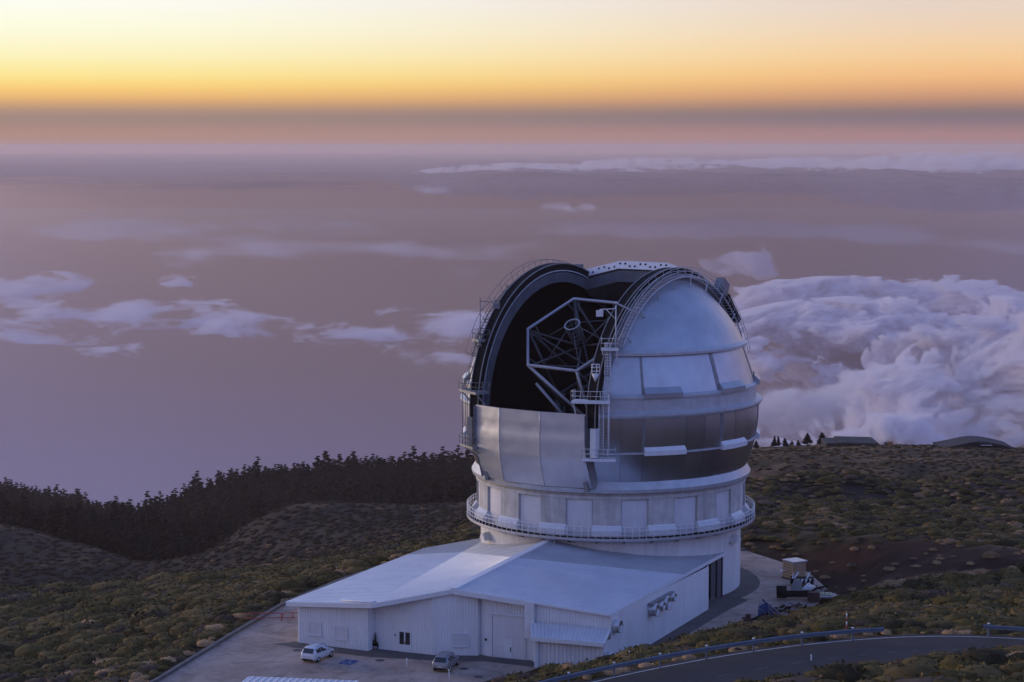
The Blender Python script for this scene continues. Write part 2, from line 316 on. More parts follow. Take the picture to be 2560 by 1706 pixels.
for x in (-600, 0, 600, 1200, 1800, 2500, 3100): PT += [tuple(atd(x, 1330, 1700)), tuple(atd(x, 1400, 2600))]
for x in (1750, 2100, 2500, 3000): PT += [tuple(atd(x, 1190, 780)), tuple(atd(x, 1300, 1100))]
for x, y, z in ((-110, -140, 4), (-60, -130, 6), (-20, -105, 9), (-80, -180, 19), (-12, -150, 22.3), (30, -150, 22.6), (-12, -170, 26.0), (60, -170, 26.5), (-12, -210, 35.5), (-60, -210, 34), (40, -210, 35.5), (-80, -230, 36), (60, -230, 38), (-12, -240, 44.5), (-12, -257, 51.5), (-12, -300, 56), (-150, -257, 44), (150, -257, 46),
                (-12, -420, 59), (200, -420, 58), (-220, -420, 56), (150, -120, 22), (-200, -60, -14), (220, 0, 2), (300, -150, 20), (-320, -200, 10), (0, -600, 58), (400, -600, 56), (-400, -600, 54)): PT.append((x, y, z))
for x, y in ((-40, -40), (-30, 0), (-45, -60), (-50, -85), (-20, -60), (-35, -75), (-22, -80), (0, 0), (15, 15), (-10, 18), (20, -10), (10, -22), (0, -25), (-20, -20), (-5, -38)): PT.append((x, y, 0))
for p, q in zip(ROAD_EDGE, ROAD_MID): PT.append((p[0], p[1], ROADZ - .1)); PT.append((2 * q[0] - p[0], 2 * q[1] - p[1], ROADZ + .4))
for off_, dz_ in ((-12, 1.9), (-19, 2.6)):
    for p in offset_line(ROAD_EDGE, off_)[2:]: PT.append((p[0], p[1], ROADZ + dz_))
PT = np.array(PT); CS = 14.0
_D = np.sqrt(((PT[:, None, :2] - PT[None, :, :2]) ** 2).sum(2) + CS * CS) / 100
_n = len(PT); _A = np.zeros((_n + 3, _n + 3)); _A[:_n, :_n] = -_D - np.eye(_n) * -.012; _A[:_n, _n] = 1; _A[:_n, _n + 1:] = PT[:, :2] / 300; _A[_n:, :_n] = _A[:_n, _n:].T
_W = np.linalg.solve(_A, np.concatenate([PT[:, 2], np.zeros(3)]))
def terr_raw(x, y):
    x = np.asarray(x, float); y = np.asarray(y, float); sh = x.shape; X = x.ravel(); Y = y.ravel(); z = np.zeros(X.shape)
    for i in range(0, len(X), 40000):
        d = np.sqrt((X[i:i + 40000, None] - PT[:, 0]) ** 2 + (Y[i:i + 40000, None] - PT[:, 1]) ** 2 + CS * CS) / 100
        z[i:i + 40000] = -d @ _W[:_n] + _W[_n] + X[i:i + 40000] / 300 * _W[_n + 1] + Y[i:i + 40000] / 300 * _W[_n + 2]
    z = z + (fbm(X / 11, Y / 11, 4, 3) - .5) * 1.4 * sstep(-300, -150, -np.abs(Y)) + (fbm(X / 45, Y / 45, 4, 9) - .5) * 2.4 * sstep(120, 420, Y + 60)
    gul = np.abs(2 * fbm(X / 34 + .4 * fbm(X / 20, Y / 20, 2, 15), Y / 60, 3, 19) - 1); z = z + (gul - .55) * 6 * sstep(75, 110, Y) * np.where(X > 0, sstep(20, 45, X) * (1 - sstep(150, 230, Y)), .6 * sstep(170, 260, Y) * (1 - sstep(420, 620, Y)))
    far = sstep(1300, 2400, Y); z = z * (1 - far) + far * np.minimum(z, -.27 * (Y - 1000) - 180)
    return z.reshape(sh)
def terrain(x, y):
    z = terr_raw(x, y); near = (np.abs(x) < 140) & (y > -140) & (y < 60)
    ins = inpoly(x, y, PLAZA); dp = np.where(ins, 0, segdist(x, y, PLAZA, True)); k = sstep(.8, 9, dp)
    z = z * k + (-.12) * (1 - k)
    dr = segdist(x, y, ROAD_MID); k = sstep(4.4, 7, dr); far_ = sstep(3.2, 4.4, dr)
    return z * k + (ROADZ - .5 + .42 * far_) * (1 - k)

def axis(segs):
    v = [segs[0][0]]
    for a, b, st in segs: v += list(np.arange(a, b, st)[1:] if abs(v[-1] - a) < 1e-6 else np.arange(a, b, st))
    v.append(segs[-1][1]); return np.unique(np.round(np.array(v), 3))
XS = axis([(-3200, -900, 150), (-900, -420, 24), (-420, -150, 6), (-150, 110, 2.0), (110, 260, 5), (260, 700, 20), (700, 3200, 150)])
YS = axis([(-900, -320, 40), (-320, -160, 8), (-160, 110, 2.0), (110, 420, 4), (420, 1150, 8), (1150, 2000, 40), (2000, 7000, 250)])
GX, GY = np.meshgrid(XS, YS); GZ = terrain(GX, GY)
# ground tint: patches of soil, dry grass and scrub; darker hills; painted slope shade
n1 = fbm(GX / 26, GY / 26, 5, 21); n2 = fbm(GX / 7, GY / 7, 4, 31); n3 = fbm(GX / 60, GY / 60, 3, 41)
green = np.array([.050, .037, .018]); tan = np.array([.27, .165, .085]); dark = np.array([.036, .026, .022]); redsoil = np.array([.034, .015, .012])
CV = np.zeros_like(GZ)
for q in (1, 3, 6): CV[q:-q, q:-q] += (GZ[q:-q, q:-q] - (GZ[2 * q:, q:-q] + GZ[:-2 * q, q:-q] + GZ[q:-q, 2 * q:] + GZ[q:-q, :-2 * q]) / 4) / q
def bankmask(x, y):                     # cut bank of dark volcanic soil behind and right of the paved ring
    z0 = np.interp(x, [15, 40, 75], [1.5, 3.5, 6]); qx, qy, _ = proj(np.stack([x, y, z0], -1)); wob = 26 * (fbm(x / 6, y / 6, 3, 61) - .5)
    top = np.interp(qx, [1850, 2300, 2560, 2900], [1338, 1372, 1405, 1450]); bot = np.interp(qx, [1850, 1960, 2100, 2300, 2560, 2900], [1385, 1430, 1480, 1475, 1490, 1520])
    return sstep(-6, 6, qy + wob - top) * (1 - sstep(-10, 10, qy + wob - bot)) * (qx > 1700) * (np.abs(y) < 80) * (x > 10) * (x < 140)
def faceshade(x, y):                     # hollow slope of the right hillside, its shade painted into the colour
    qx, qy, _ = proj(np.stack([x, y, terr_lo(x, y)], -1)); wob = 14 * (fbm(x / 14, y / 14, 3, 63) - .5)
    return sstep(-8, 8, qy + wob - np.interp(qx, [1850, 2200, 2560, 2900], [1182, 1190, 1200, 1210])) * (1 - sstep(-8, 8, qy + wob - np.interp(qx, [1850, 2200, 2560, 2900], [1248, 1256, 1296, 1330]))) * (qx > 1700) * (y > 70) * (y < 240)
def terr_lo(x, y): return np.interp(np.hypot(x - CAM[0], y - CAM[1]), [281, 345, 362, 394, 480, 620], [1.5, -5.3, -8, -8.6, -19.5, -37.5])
def soil(x, y, n1, n2, n3):
    c = np.empty(x.shape + (3,)); c[:] = green
    t = sstep(.54, .68, n1 * .55 + n2 * .45) * .8; c = c * (1 - t[..., None]) + tan * t[..., None]
    t = sstep(.5, .62, n3) * .55; c = c * (1 - t[..., None]) + dark * t[..., None]
    hill = sstep(190, 300, y) * (1 - sstep(15, 60, x)); c = c * (1 - .75 * hill[..., None]) + np.array([.030, .023, .021]) * .75 * hill[..., None]  # hills beyond the left crest toned darker as a whole
    t = sstep(.25, 1.1, CV) * sstep(150, 250, y) * .6 * sstep(.4, .6, n2); c = c * (1 - t[..., None]) + tan * .7 * t[..., None]
    fm = faceshade(x, y); c = c * (1 - .8 * fm[..., None]) + np.array([.030, .022, .020]) * .8 * fm[..., None]
    pl = sstep(150, 175, y) * sstep(15, 40, x) * sstep(.42, .6, n2 * .6 + n1 * .4); c = c * (1 - .55 * pl[..., None]) + np.array([.17, .105, .06]) * .55 * pl[..., None]
    st = sstep(22, 32, x) * sstep(-56, -46, y) * (1 - sstep(-12, -2, y)) * sstep(.42, .56, n2); c = c * (1 - .7 * st[..., None]) + np.array([.22, .14, .095]) * .7 * st[..., None]
    rs = bankmask(x, y)
    rs = np.clip(rs * (1.4 - .6 * sstep(.52, .64, n2)), 0, 1); c = c * (1 - rs[..., None]) + redsoil * rs[..., None]
    return c
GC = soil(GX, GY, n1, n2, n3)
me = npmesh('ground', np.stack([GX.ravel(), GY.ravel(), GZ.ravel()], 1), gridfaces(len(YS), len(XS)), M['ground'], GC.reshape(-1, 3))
tag(link('ground', me), kind='structure')

# plaza, strip, kerb
def sheet(name, poly, z, m, kind='structure', parent=None):
    mb = MB(); n = len(poly); mb.add([(p[0], p[1], z) for p in poly] + [(p[0], p[1], z - .1) for p in poly], [tuple(range(n))] + [(i, n + i, n + (i + 1) % n, (i + 1) % n) for i in range(n)])
    o = mb.build(name, m, parent)
    import bmesh
    bm = bmesh.new(); bm.from_mesh(o.data); bmesh.ops.recalc_face_normals(bm, faces=bm.faces); bmesh.ops.triangulate(bm, faces=[f for f in bm.faces if len(f.verts) > 4]); bm.to_mesh(o.data); bm.free()
    if kind: o['kind'] = kind
    return o
PLZ = 0.0
sheet('pavement', PLAZA, PLZ, M['plaza'])
mb = MB()
left = PLAZA[0:12]; inn = offset_line(left, -.45)
for i in range(len(left) - 1):
    a, b, c, d = left[i], left[i + 1], inn[i + 1], inn[i]
    mb.hexa([(*a, -.1), (*d, -.1), (*c, -.1), (*b, -.1)], [(*a, .3), (*d, .3), (*c, .3), (*b, .3)])
tag(mb.build('kerb', M['kerb']), kind='structure')

# road with markings
def ribbon(P, Q, z): return [[(*p, z) for p in P], [(*q, z) for q in Q]]
def dense(P, n=6):
    t = np.arange(len(P)); tt = np.linspace(0, len(P) - 1, (len(P) - 1) * n + 1); D = np.stack([np.interp(tt, t, P[:, 0]), np.interp(tt, t, P[:, 1])], 1)
    for _ in range(n * n // 2): D[1:-1] = D[1:-1] * .5 + (D[:-2] + D[2:]) * .25
    return D
RE = dense(ROAD_EDGE, 8)
mb = MB(); mb.grid(ribbon(offset_line(RE, .5), offset_line(RE, -8.2), ROADZ)); tag(mb.build('road', M['asphalt']), kind='structure')
mb = MB(); mb.grid(ribbon(offset_line(RE, .06), offset_line(RE, -.06), ROADZ + .008)); tag(mb.build('road_edge_line', M['line']), kind='structure')
mb = MB(); ml, mh = offset_line(RE, -3.95), offset_line(RE, -4.05)
for i in range(0, len(RE) - 3, 6): mb.grid(ribbon(ml[i:i + 3], mh[i:i + 3], ROADZ + .008))
M['worn'] = mat('worn_road_paint', (.16, .15, .15), .8, 0, (.06, .056, .058), 4)
tag(mb.build('road_centre_dashes', M['worn']), kind='structure')

# ------------------------------------------------------------------ sea
SEAZ = -1500.0; HB = 52000.0
def sea_mat():
    m = bpy.data.materials.new('sea_water'); m.use_nodes = True; t = m.node_tree; b = t.nodes['Principled BSDF']
    b.inputs['Base Color'].default_value = (.36, .35, .50, 1); b.inputs['Roughness'].default_value = .25; b.inputs['Specular IOR Level'].default_value = .5
    g = t.nodes.new('ShaderNodeNewGeometry'); mp = t.nodes.new('ShaderNodeMapping'); mp.inputs['Scale'].default_value = (.0012, .006, 1); t.links.new(g.outputs['Position'], mp.inputs[0])
    nz = t.nodes.new('ShaderNodeTexNoise'); nz.inputs['Scale'].default_value = 1; nz.inputs['Detail'].default_value = 7; nz.inputs['Roughness'].default_value = .65; t.links.new(mp.outputs[0], nz.inputs[0])
    bp = t.nodes.new('ShaderNodeBump'); bp.inputs['Strength'].default_value = .25; bp.inputs['Distance'].default_value = 12; t.links.new(nz.outputs[0], bp.inputs['Height']); t.links.new(bp.outputs[0], b.inputs['Normal'])
    return m
mb = MB(); mb.add([(-HB + 500, -HB + 500, SEAZ), (HB - 500, -HB + 500, SEAZ), (HB - 500, HB - 500, SEAZ), (-HB + 500, HB - 500, SEAZ)], [(0, 1, 2, 3)]); tag(mb.build('sea', sea_mat()), kind='structure')

# ------------------------------------------------------------------ clouds
def cloud_surface_mat():
    m = bpy.data.materials.new('cloud_deck_vapour'); m.use_nodes = True; t = m.node_tree; t.nodes.clear()
    o = t.nodes.new('ShaderNodeOutputMaterial'); d = t.nodes.new('ShaderNodeBsdfDiffuse'); d.inputs[0].default_value = (.30, .24, .22, 1)
    tr = t.nodes.new('ShaderNodeBsdfTransparent'); m2 = t.nodes.new('ShaderNodeMixShader'); a = t.nodes.new('ShaderNodeAttribute'); a.attribute_name = 'tint'
    se = t.nodes.new('ShaderNodeSeparateColor'); t.links.new(a.outputs['Color'], se.inputs[0]); t.links.new(se.outputs[0], m2.inputs[0])
    t.links.new(tr.outputs[0], m2.inputs[1]); t.links.new(d.outputs[0], m2.inputs[2]); t.links.new(m2.outputs[0], o.inputs[0]); return m
def billow(x, y, octv, seed, gain=.52):
    s = 0; a = 1.; t = 0.
    for o in range(octv):
        s = s + a * np.abs(2 * vnoise(x, y, seed + o * 13) - 1); t += a; a *= gain; x, y = x * 1.97 + y * .31 + 5.1, y * 1.97 - x * .31 + 2.7
    return s / t
# far deck: a lumpy sheet that thins out towards the viewer
DZ = -140.0; px = np.arange(-160, 2721, 9.); py = np.concatenate([np.linspace(387.5, 420, 50), np.linspace(420.8, 530, 90)]); PX, PY = np.meshgrid(px, py)
dz = _fw[2] + _up[2] * (853 - PY) / FPX; t_ = (DZ - CAM[2]) / dz; X = CAM[0] + t_ * (PX - 1280) / FPX; Y = CAM[1] + t_ * (_fw[1] + _up[1] * (853 - PY) / FPX)
wl = 520.; b = billow(X / wl, Y / wl / 1.6, 6, 4); lo = fbm(X / wl / 2.4, Y / wl / 3, 4, 54)
mk = np.clip(.6 * (1 - sstep(422, 462, PY + 14 * np.sin(PX / 170.))) + 1.1 * sstep(950, 1300, PX) * sstep(404, 424, PY) * (1 - sstep(446, 482 + .02 * (PX - 1100), PY)) + .06, 0, 1.1)
Zd = DZ + 70 * mk * (.5 * lo + .8 * b) * sstep(4000, 12000, Y); fz = fbm(X / 700, Y / 900, 5, 77); al = np.clip((1 - sstep(425, 485, PY + 40 * (fz - .5) - 10 * sstep(900, 1300, PX))) * 1.0, 0, 1) * sstep(-.05, .35, fz - .25 + .5 * mk)
tag(link('sea_of_clouds', npmesh('sea_of_clouds', np.stack([X.ravel(), Y.ravel(), Zd.ravel()], 1), gridfaces(len(py), len(px)), cloud_surface_mat(), np.stack([al.ravel()] * 3, 1))), kind='stuff')

def vapour(name, dens, scale, seed, thick, sharp=9., step=.2, st=(.8, .55, 1.5)):
    """cloud volume: noise eroded towards the rim of its own ellipsoid (object coordinates run -1..1)"""
    m = bpy.data.materials.new(name); m.use_nodes = True; t = m.node_tree; t.nodes.clear(); n = t.nodes.new; l = t.links.new
    o = n('ShaderNodeOutputMaterial'); pv = n('ShaderNodeVolumePrincipled'); pv.inputs['Color'].default_value = (.91, .895, .92, 1); pv.inputs['Anisotropy'].default_value = .1
    tc = n('ShaderNodeTexCoord'); g = n('ShaderNodeNewGeometry')
    ln = n('ShaderNodeVectorMath'); ln.operation = 'LENGTH'; l(tc.outputs['Object'], ln.inputs[0])
    mp = n('ShaderNodeMapping'); mp.inputs['Scale'].default_value = (st[0] / scale, st[1] / scale, st[2] / scale); mp.inputs['Location'].default_value = (seed * 3.1, seed * 1.7, seed); mp.inputs['Rotation'].default_value = (0, 0, .5); l(g.outputs['Position'], mp.inputs[0])
    nz = n('ShaderNodeTexNoise'); nz.inputs['Scale'].default_value = 1; nz.inputs['Detail'].default_value = 7; nz.inputs['Roughness'].default_value = .66; nz.inputs['Distortion'].default_value = .35; l(mp.outputs[0], nz.inputs[0])
    a = n('ShaderNodeMath'); a.operation = 'MULTIPLY_ADD'; l(ln.outputs['Value'], a.inputs[0]); a.inputs[1].default_value = -.62; a.inputs[2].default_value = thick
    k2 = n('ShaderNodeMath'); k2.operation = 'MULTIPLY_ADD'; l(nz.outputs[0], k2.inputs[0]); k2.inputs[1].default_value = 4.2; k2.inputs[2].default_value = -1.6
    s = n('ShaderNodeMath'); s.operation = 'ADD'; l(k2.outputs[0], s.inputs[0]); l(a.outputs[0], s.inputs[1])
    mr = n('ShaderNodeMapRange'); mr.inputs['From Min'].default_value = .5; mr.inputs['From Max'].default_value = .5 + 1 / sharp; mr.inputs['To Max'].default_value = dens; l(s.outputs[0], mr.inputs['Value'])
    l(mr.outputs[0], pv.inputs['Density']); l(pv.outputs[0], o.inputs['Volume']); m.cycles.volume_step_rate = step; return m
import bmesh
bm = bmesh.new(); bmesh.ops.create_icosphere(bm, subdivisions=4, radius=1); ELL = bpy.data.meshes.new('cloud'); bm.to_mesh(ELL); bm.free(); ELL.polygons.foreach_set('use_smooth', [True] * len(ELL.polygons))
def cloud(x, y, z, rx, ry, rz, rot, label, group, seed, dens=1 / 9, scale=330, thick=.22, sharp=8, st=(.8, .55, 1.5)):
    c = atz(x, y, z); me = ELL.copy(); me.materials.append(vapour('cloud_vapour', dens, scale, seed, thick, sharp, st=st)); o = link('cloud', me); o.location = c; o.scale = (rx, ry, rz); o.rotation_euler = (0, 0, R(rot)); return tag(o, label, 'cloud', group)
GR, GL = 'clouds beyond the dome on the right', 'ragged clouds over the sea on the left'
cloud(2330, 1085, -594, 464, 598, 170, -25, 'nearest thick cloud roll on the right, just above the low houses', GR, 1)
cloud(2600, 985, -594, 419, 673, 212, -30, 'cloud mass at the right edge, above the nearest roll', GR, 2)
cloud(2180, 865, -594, 568, 673, 162, -30, 'long billowing cloud roll right of the dome, with the bright crest', GR, 3)
cloud(2540, 880, -581, 464, 823, 170, -20, 'cloud field at the right edge, halfway up the cloud bank', GR, 4)
cloud(2300, 785, -594, 1010, 1122, 144, -10, 'thin far cloud sheet along the top of the bank on the right', GR, 5)
cloud(2050, 1000, -615, 524, 598, 94, -20, 'low misty cloud just right of the dome waist', GR, 6, 1 / 60, 300, .2)
cloud(1860, 655, -526, 224, 673, 94, 0, 'faint small cloud just above the right shoulder of the dome', GR, 7, 1 / 40, 240, .1)
cloud(60, 722, -594, 299, 823, 72, 0, 'small cloud streak at the far left edge, above the long ragged cloud', GL, 8, 1 / 75, 208, .13, 5., (.55, .5, 2.1))
cloud(250, 795, -594, 583, 673, 85, 8, 'long ragged cloud lying at the left edge over the sea', GL, 9, 1 / 75, 208, .13, 5., (.55, .5, 2.1))
cloud(500, 805, -594, 419, 598, 76, 0, 'ragged cloud right of the long left one, with a thin tail', GL, 10, 1 / 75, 208, .13, 5., (.55, .5, 2.1))
cloud(320, 862, -594, 194, 314, 47, 25, 'low thin cloud wisp under the long left cloud', GL, 11, 1 / 75, 148, .13, 5., (.55, .5, 2.1))
cloud(450, 702, -567, 97, 299, 42, 0, 'single tiny cloud puff above the long left cloud', GL, 12, 1 / 75, 128, .13, 5., (.55, .5, 2.1))
cloud(880, 832, -594, 284, 449, 51, 15, 'small thin cloud midway between the left cloud and the dome', GL, 13, 1 / 75, 158, .13, 5., (.55, .5, 2.1))
cloud(1150, 800, -594, 329, 673, 81, 10, 'cloud meeting the left shoulder of the dome', GL, 14, 1 / 75, 198, .13, 5., (.55, .5, 2.1))
cloud(1120, 885, -594, 187, 374, 68, 25, 'low cloud puff just left of the dome, under its shoulder', GL, 15, 1 / 75, 158, .13, 5., (.55, .5, 2.1))
GV = 'thin veils of cloud over the sea'
for i, (x, y, rx, ry, rz, lab) in enumerate(((420, 560, 1300, 2600, 45, 'faint veil of cloud over the sea on the far left'), (1050, 620, 1200, 2400, 45, 'faint veil of cloud left of the dome top'), (1750, 560, 1300, 2600, 45, 'faint veil of cloud above the right half of the dome'), (2350, 590, 1200, 2400, 50, 'faint veil of cloud at the right edge above the cloud bank'), (700, 460, 1700, 3200, 50, 'faint far veil of cloud under the horizon on the left'))):
    cloud(x, y, -420, rx, ry, rz, 0, lab, GV, 41 + i, 1 / 520, 620, .30, 2.2, (.6, .4, 2.))
GF = 'far cloud heads near the horizon'
for i, (x, y, rx, ry, rz, lab) in enumerate(((1330, 452, 900, 1500, 70, 'left end of the far cloud rampart, above the dome'), (1650, 442, 1000, 1700, 85, 'far cloud rampart straight above the right half of the dome'), (2020, 440, 1000, 1700, 85, 'far cloud rampart between the dome and the right edge'), (2420, 455, 1100, 1700, 115, 'far cloud rampart at the right edge of the view'), (1075, 474, 130, 400, 26, 'tiny dark cloud fleck left of the far rampart, above the dome'), (1420, 518, 110, 350, 20, 'small pale cloud puff under the left end of the far rampart'))):
    cloud(x, y, -170, rx, ry, rz * (1.7 if i < 4 else 1), 0, lab, GF, 21 + i, 1 / (110 if i != 5 else 260), 125, .33 if i < 4 else .3, 7., (1., .6, 1.2))

# ------------------------------------------------------------------ air
hm = bpy.data.materials.new('haze_air'); hm.use_nodes = True; t = hm.node_tree; t.nodes.clear()
o_ = t.nodes.new('ShaderNodeOutputMaterial'); pv = t.nodes.new('ShaderNodeVolumePrincipled'); pv.inputs['Color'].default_value = (.965, .775, .70, 1); pv.inputs['Density'].default_value = 1 / 18000; pv.inputs['Anisotropy'].default_value = .2
t.links.new(pv.outputs[0], o_.inputs['Volume'])
mb = MB(); HT = 78.0; mb.box((0, 0, (SEAZ - 1 + HT) / 2), (2 * HB, 2 * HB, HT - SEAZ + 1)); tag(mb.build('haze', hm), kind='stuff')

# ------------------------------------------------------------------ observatory
PHI = R(36.0); ZC = 22.5; RS = 18.5; W = 8.0
dv = np.array([-math.sin(PHI), -math.cos(PHI), 0]); ev = np.array([math.cos(PHI), -math.sin(PHI), 0])
def L(a, b, z): p = dv * a + ev * b; return (p[0], p[1], z)
def rs(z): return math.sqrt(max(RS * RS - (z - ZC) ** 2, 0))
OBS = empty('observatory', (0, 0, 0), 'large round telescope observatory with an open silver dome on a white tower', 'observatory')
B = MB()
B.revolve([(16.4, -.3), (16.4, 8.3)], 96); B.build('tower_wall', M['tower'], OBS)
B = MB(); B.revolve([(16.6, 8.3), (16.6, 13.75)], 128); B.build('drum_wall', M['drum'], OBS)
# drum piers with sloped hoods
def arc(B, prof, a0, a1, n, c=(0, 0), caps=True):
    vs = []; q = len(prof)
    for k in range(n + 1):
        a = a0 + (a1 - a0) * k / n; vs += [(r * math.sin(a), -r * math.cos(a), z) for r, z in prof]
    fs = [(k * q + i, (k + 1) * q + i, (k + 1) * q + (i + 1) % q, k * q + (i + 1) % q) for k in range(n) for i in range(q)]
    if caps: fs += [tuple(range(q)), tuple(n * q + i for i in range(q - 1, -1, -1))]
    return B.add(vs, fs)
for k in range(16):
    c = R(-4.2 + 22.5 * k); h = R(5.6)
    B = MB(); arc(B, [(16.55, 9.9), (16.92, 9.9), (16.92, 13.1), (16.55, 13.1)], c - h, c + h, 5); pier = B.build('drum_pier', M['conc'], OBS)
    B = MB(); arc(B, [(16.61, 8.72), (17.5, 8.72), (17.5, 9.35), (16.94, 9.98), (16.61, 9.98)], c - h - .004, c + h + .004, 5); B.build('vent_hood', M['whitemetal'], OBS)
    B = MB(); c2 = c + R(11.25); h2 = R(5.2); arc(B, [(16.58, 8.9), (16.66, 8.9), (16.66, 12.95), (16.58, 12.95)], c2 - h2, c2 + h2, 5); B.build('drum_panel', M['drum'], OBS)
B = MB(); B.revolve([(16.55, 13.1), (17.0, 13.12), (17.0, 13.5), (16.85, 13.55), (16.85, 13.75), (16.4, 13.76)], 128); B.build('drum_cornice', M['conc'], OBS)
B = MB(); B.revolve([(16.3, 13.78), (17.1, 13.8), (17.15, 13.86)], 128); B.build('bearing_gap', M['dark'], OBS)
B = MB(); B.revolve([(16.2, 13.9), (17.45, 13.9), (17.55, 14.35), (17.0, 15.25), (16.5, 15.3)], 128); B.build('dome_skirt', M['rim'], OBS)
# balcony
bal = MB(); bal.revolve([(16.38, 8.28), (18.15, 8.28), (18.2, 8.4), (18.2, 8.62), (18.05, 8.62), (18.05, 8.5), (16.38, 8.5), (16.38, 8.28)], 128); bal = bal.build('balcony', M['gal'], OBS)
B = MB(); B.revolve([(16.39, 8.515), (18.04, 8.515)], 128); B.build('deck_shade', M['dark'], bal)  # dark sheet painted as the shade between hoods and railing
for zz in (9.05, 9.55, 10.0):
    B = MB(); B.tube([(18.12 * math.cos(a), 18.12 * math.sin(a), zz) for a in np.linspace(0, math.tau, 144, endpoint=False)], .045, 5, True); B.build('rail', M['whitemetal'], bal)
pm = MB(); pm.tube([(0, 0, 0), (0, 0, 1.42)], .05, 5); pmesh = pm.mesh('baluster', M['whitemetal'])
for k in range(132):
    a = math.tau * k / 132; p = link('baluster', pmesh, bal); p.location = (18.12 * math.cos(a), 18.12 * math.sin(a), 8.6)
for k in range(32):
    a = math.tau * k / 32 + .05; B = MB(); B.beam((16.4 * math.cos(a), 16.4 * math.sin(a), 7.75), (17.7 * math.cos(a), 17.7 * math.sin(a), 8.22), .1, .16); B.build('bracket', M['greysteel'], bal)
# cowls on the tower
for a in (R(63), R(-69), R(150)):
    B = MB(); n = 8
    rows = []
    for j in range(5):
        tt = j / 4; rows.append([(16.35 + .95 * math.sin(tt * math.pi / 2), .85 * math.cos(math.pi * i / n) , 6.2 + (.95 * math.sin(math.pi * i / n) + .1) * (1 - .25 * tt)) for i in range(n + 1)])
    rows = [[(r_ * math.sin(a) + s * math.cos(a), -r_ * math.cos(a) + s * math.sin(a), z) for r_, s, z in row] for row in rows]
    B.grid(rows); B.add(rows[-1], [tuple(range(n + 1))]); B.build('vent_cowl', M['tower'], OBS)
# ladder from balcony to hall roof
B = MB()
for s in (-.45, .45): B.beam((-7.9 + s, -17.6, 7.8), (-7.9 + s, -18.0, 9.6), .07, .07)
for k in range(6): B.beam((-8.35, -17.63 - .04 * k, 7.95 + .27 * k), (-7.45, -17.63 - .04 * k, 7.95 + .27 * k), .04, .04)
B.build('roof_ladder', M['gal'], OBS)

# dome shell: plates between slit edges, as seen from the dome axis
def shell_patch(B, z0, z1, a0, a1, side=1, rad=rs, nz=4, na=4, skirt=.12, flat=False, gap=.03):
    rows = []
    for i in range(nz + 1):
        z = z0 + (z1 - z0) * i / nz; r = rad(z); lo = math.asin(min(W / r, 1)); hi = math.pi - lo; row = []
        A0 = min(max(a0 + gap / r, lo), hi); A1 = min(max(a1 - gap / r, lo), hi)
        for j in range(na + 1):
            if flat:
                t = j / na; x = r * ((1 - t) * math.cos(A0) + t * math.cos(A1)); y = r * ((1 - t) * math.sin(A0) + t * math.sin(A1))
            else:
                a = A0 + (A1 - A0) * j / na; x = r * math.cos(a); y = r * math.sin(a)
            row.append(L(x, side * y, z))
        rows.append(row)
    def inner(p):
        v = np.array(p) - np.array([0, 0, ZC]); return tuple(np.array([0, 0, ZC]) + v * (1 - skirt / np.linalg.norm(v)))
    B.grid(rows, True, side < 0)
    rim_ = rows[0] + [r_[-1] for r_ in rows[1:]] + rows[-1][-2::-1] + [r_[0] for r_ in rows[-2:0:-1]]; rim_ = rim_ + rim_[:1]
    return B.grid([rim_, [inner(p) for p in rim_]], False, side > 0)
def arc_profile(B, prof, a0, a1, side=1, n=24, caps=True):
    q = len(prof); vs = []
    for k in range(n + 1):
        for r, z in prof:
            lo = math.asin(W / r) if r > W else math.pi / 2; a = min(max(a0, lo), math.pi - lo) + (min(max(a1, lo), math.pi - lo) - min(max(a0, lo), math.pi - lo)) * k / n
            vs.append(L(r * math.cos(a), side * r * math.sin(a), z))
    fs = [(k * q + i, (k + 1) * q + i, (k + 1) * q + (i + 1) % q, k * q + (i + 1) % q) for k in range(n) for i in range(q)]
    if caps: fs += [tuple(range(q)), tuple(n * q + i for i in range(q - 1, -1, -1))]
    if side < 0: fs = [f[::-1] for f in fs]
    return B.add(vs, fs)
A_ = lambda d: R(d)
seams = [20, 45.3, 79, 113, 147, 170]
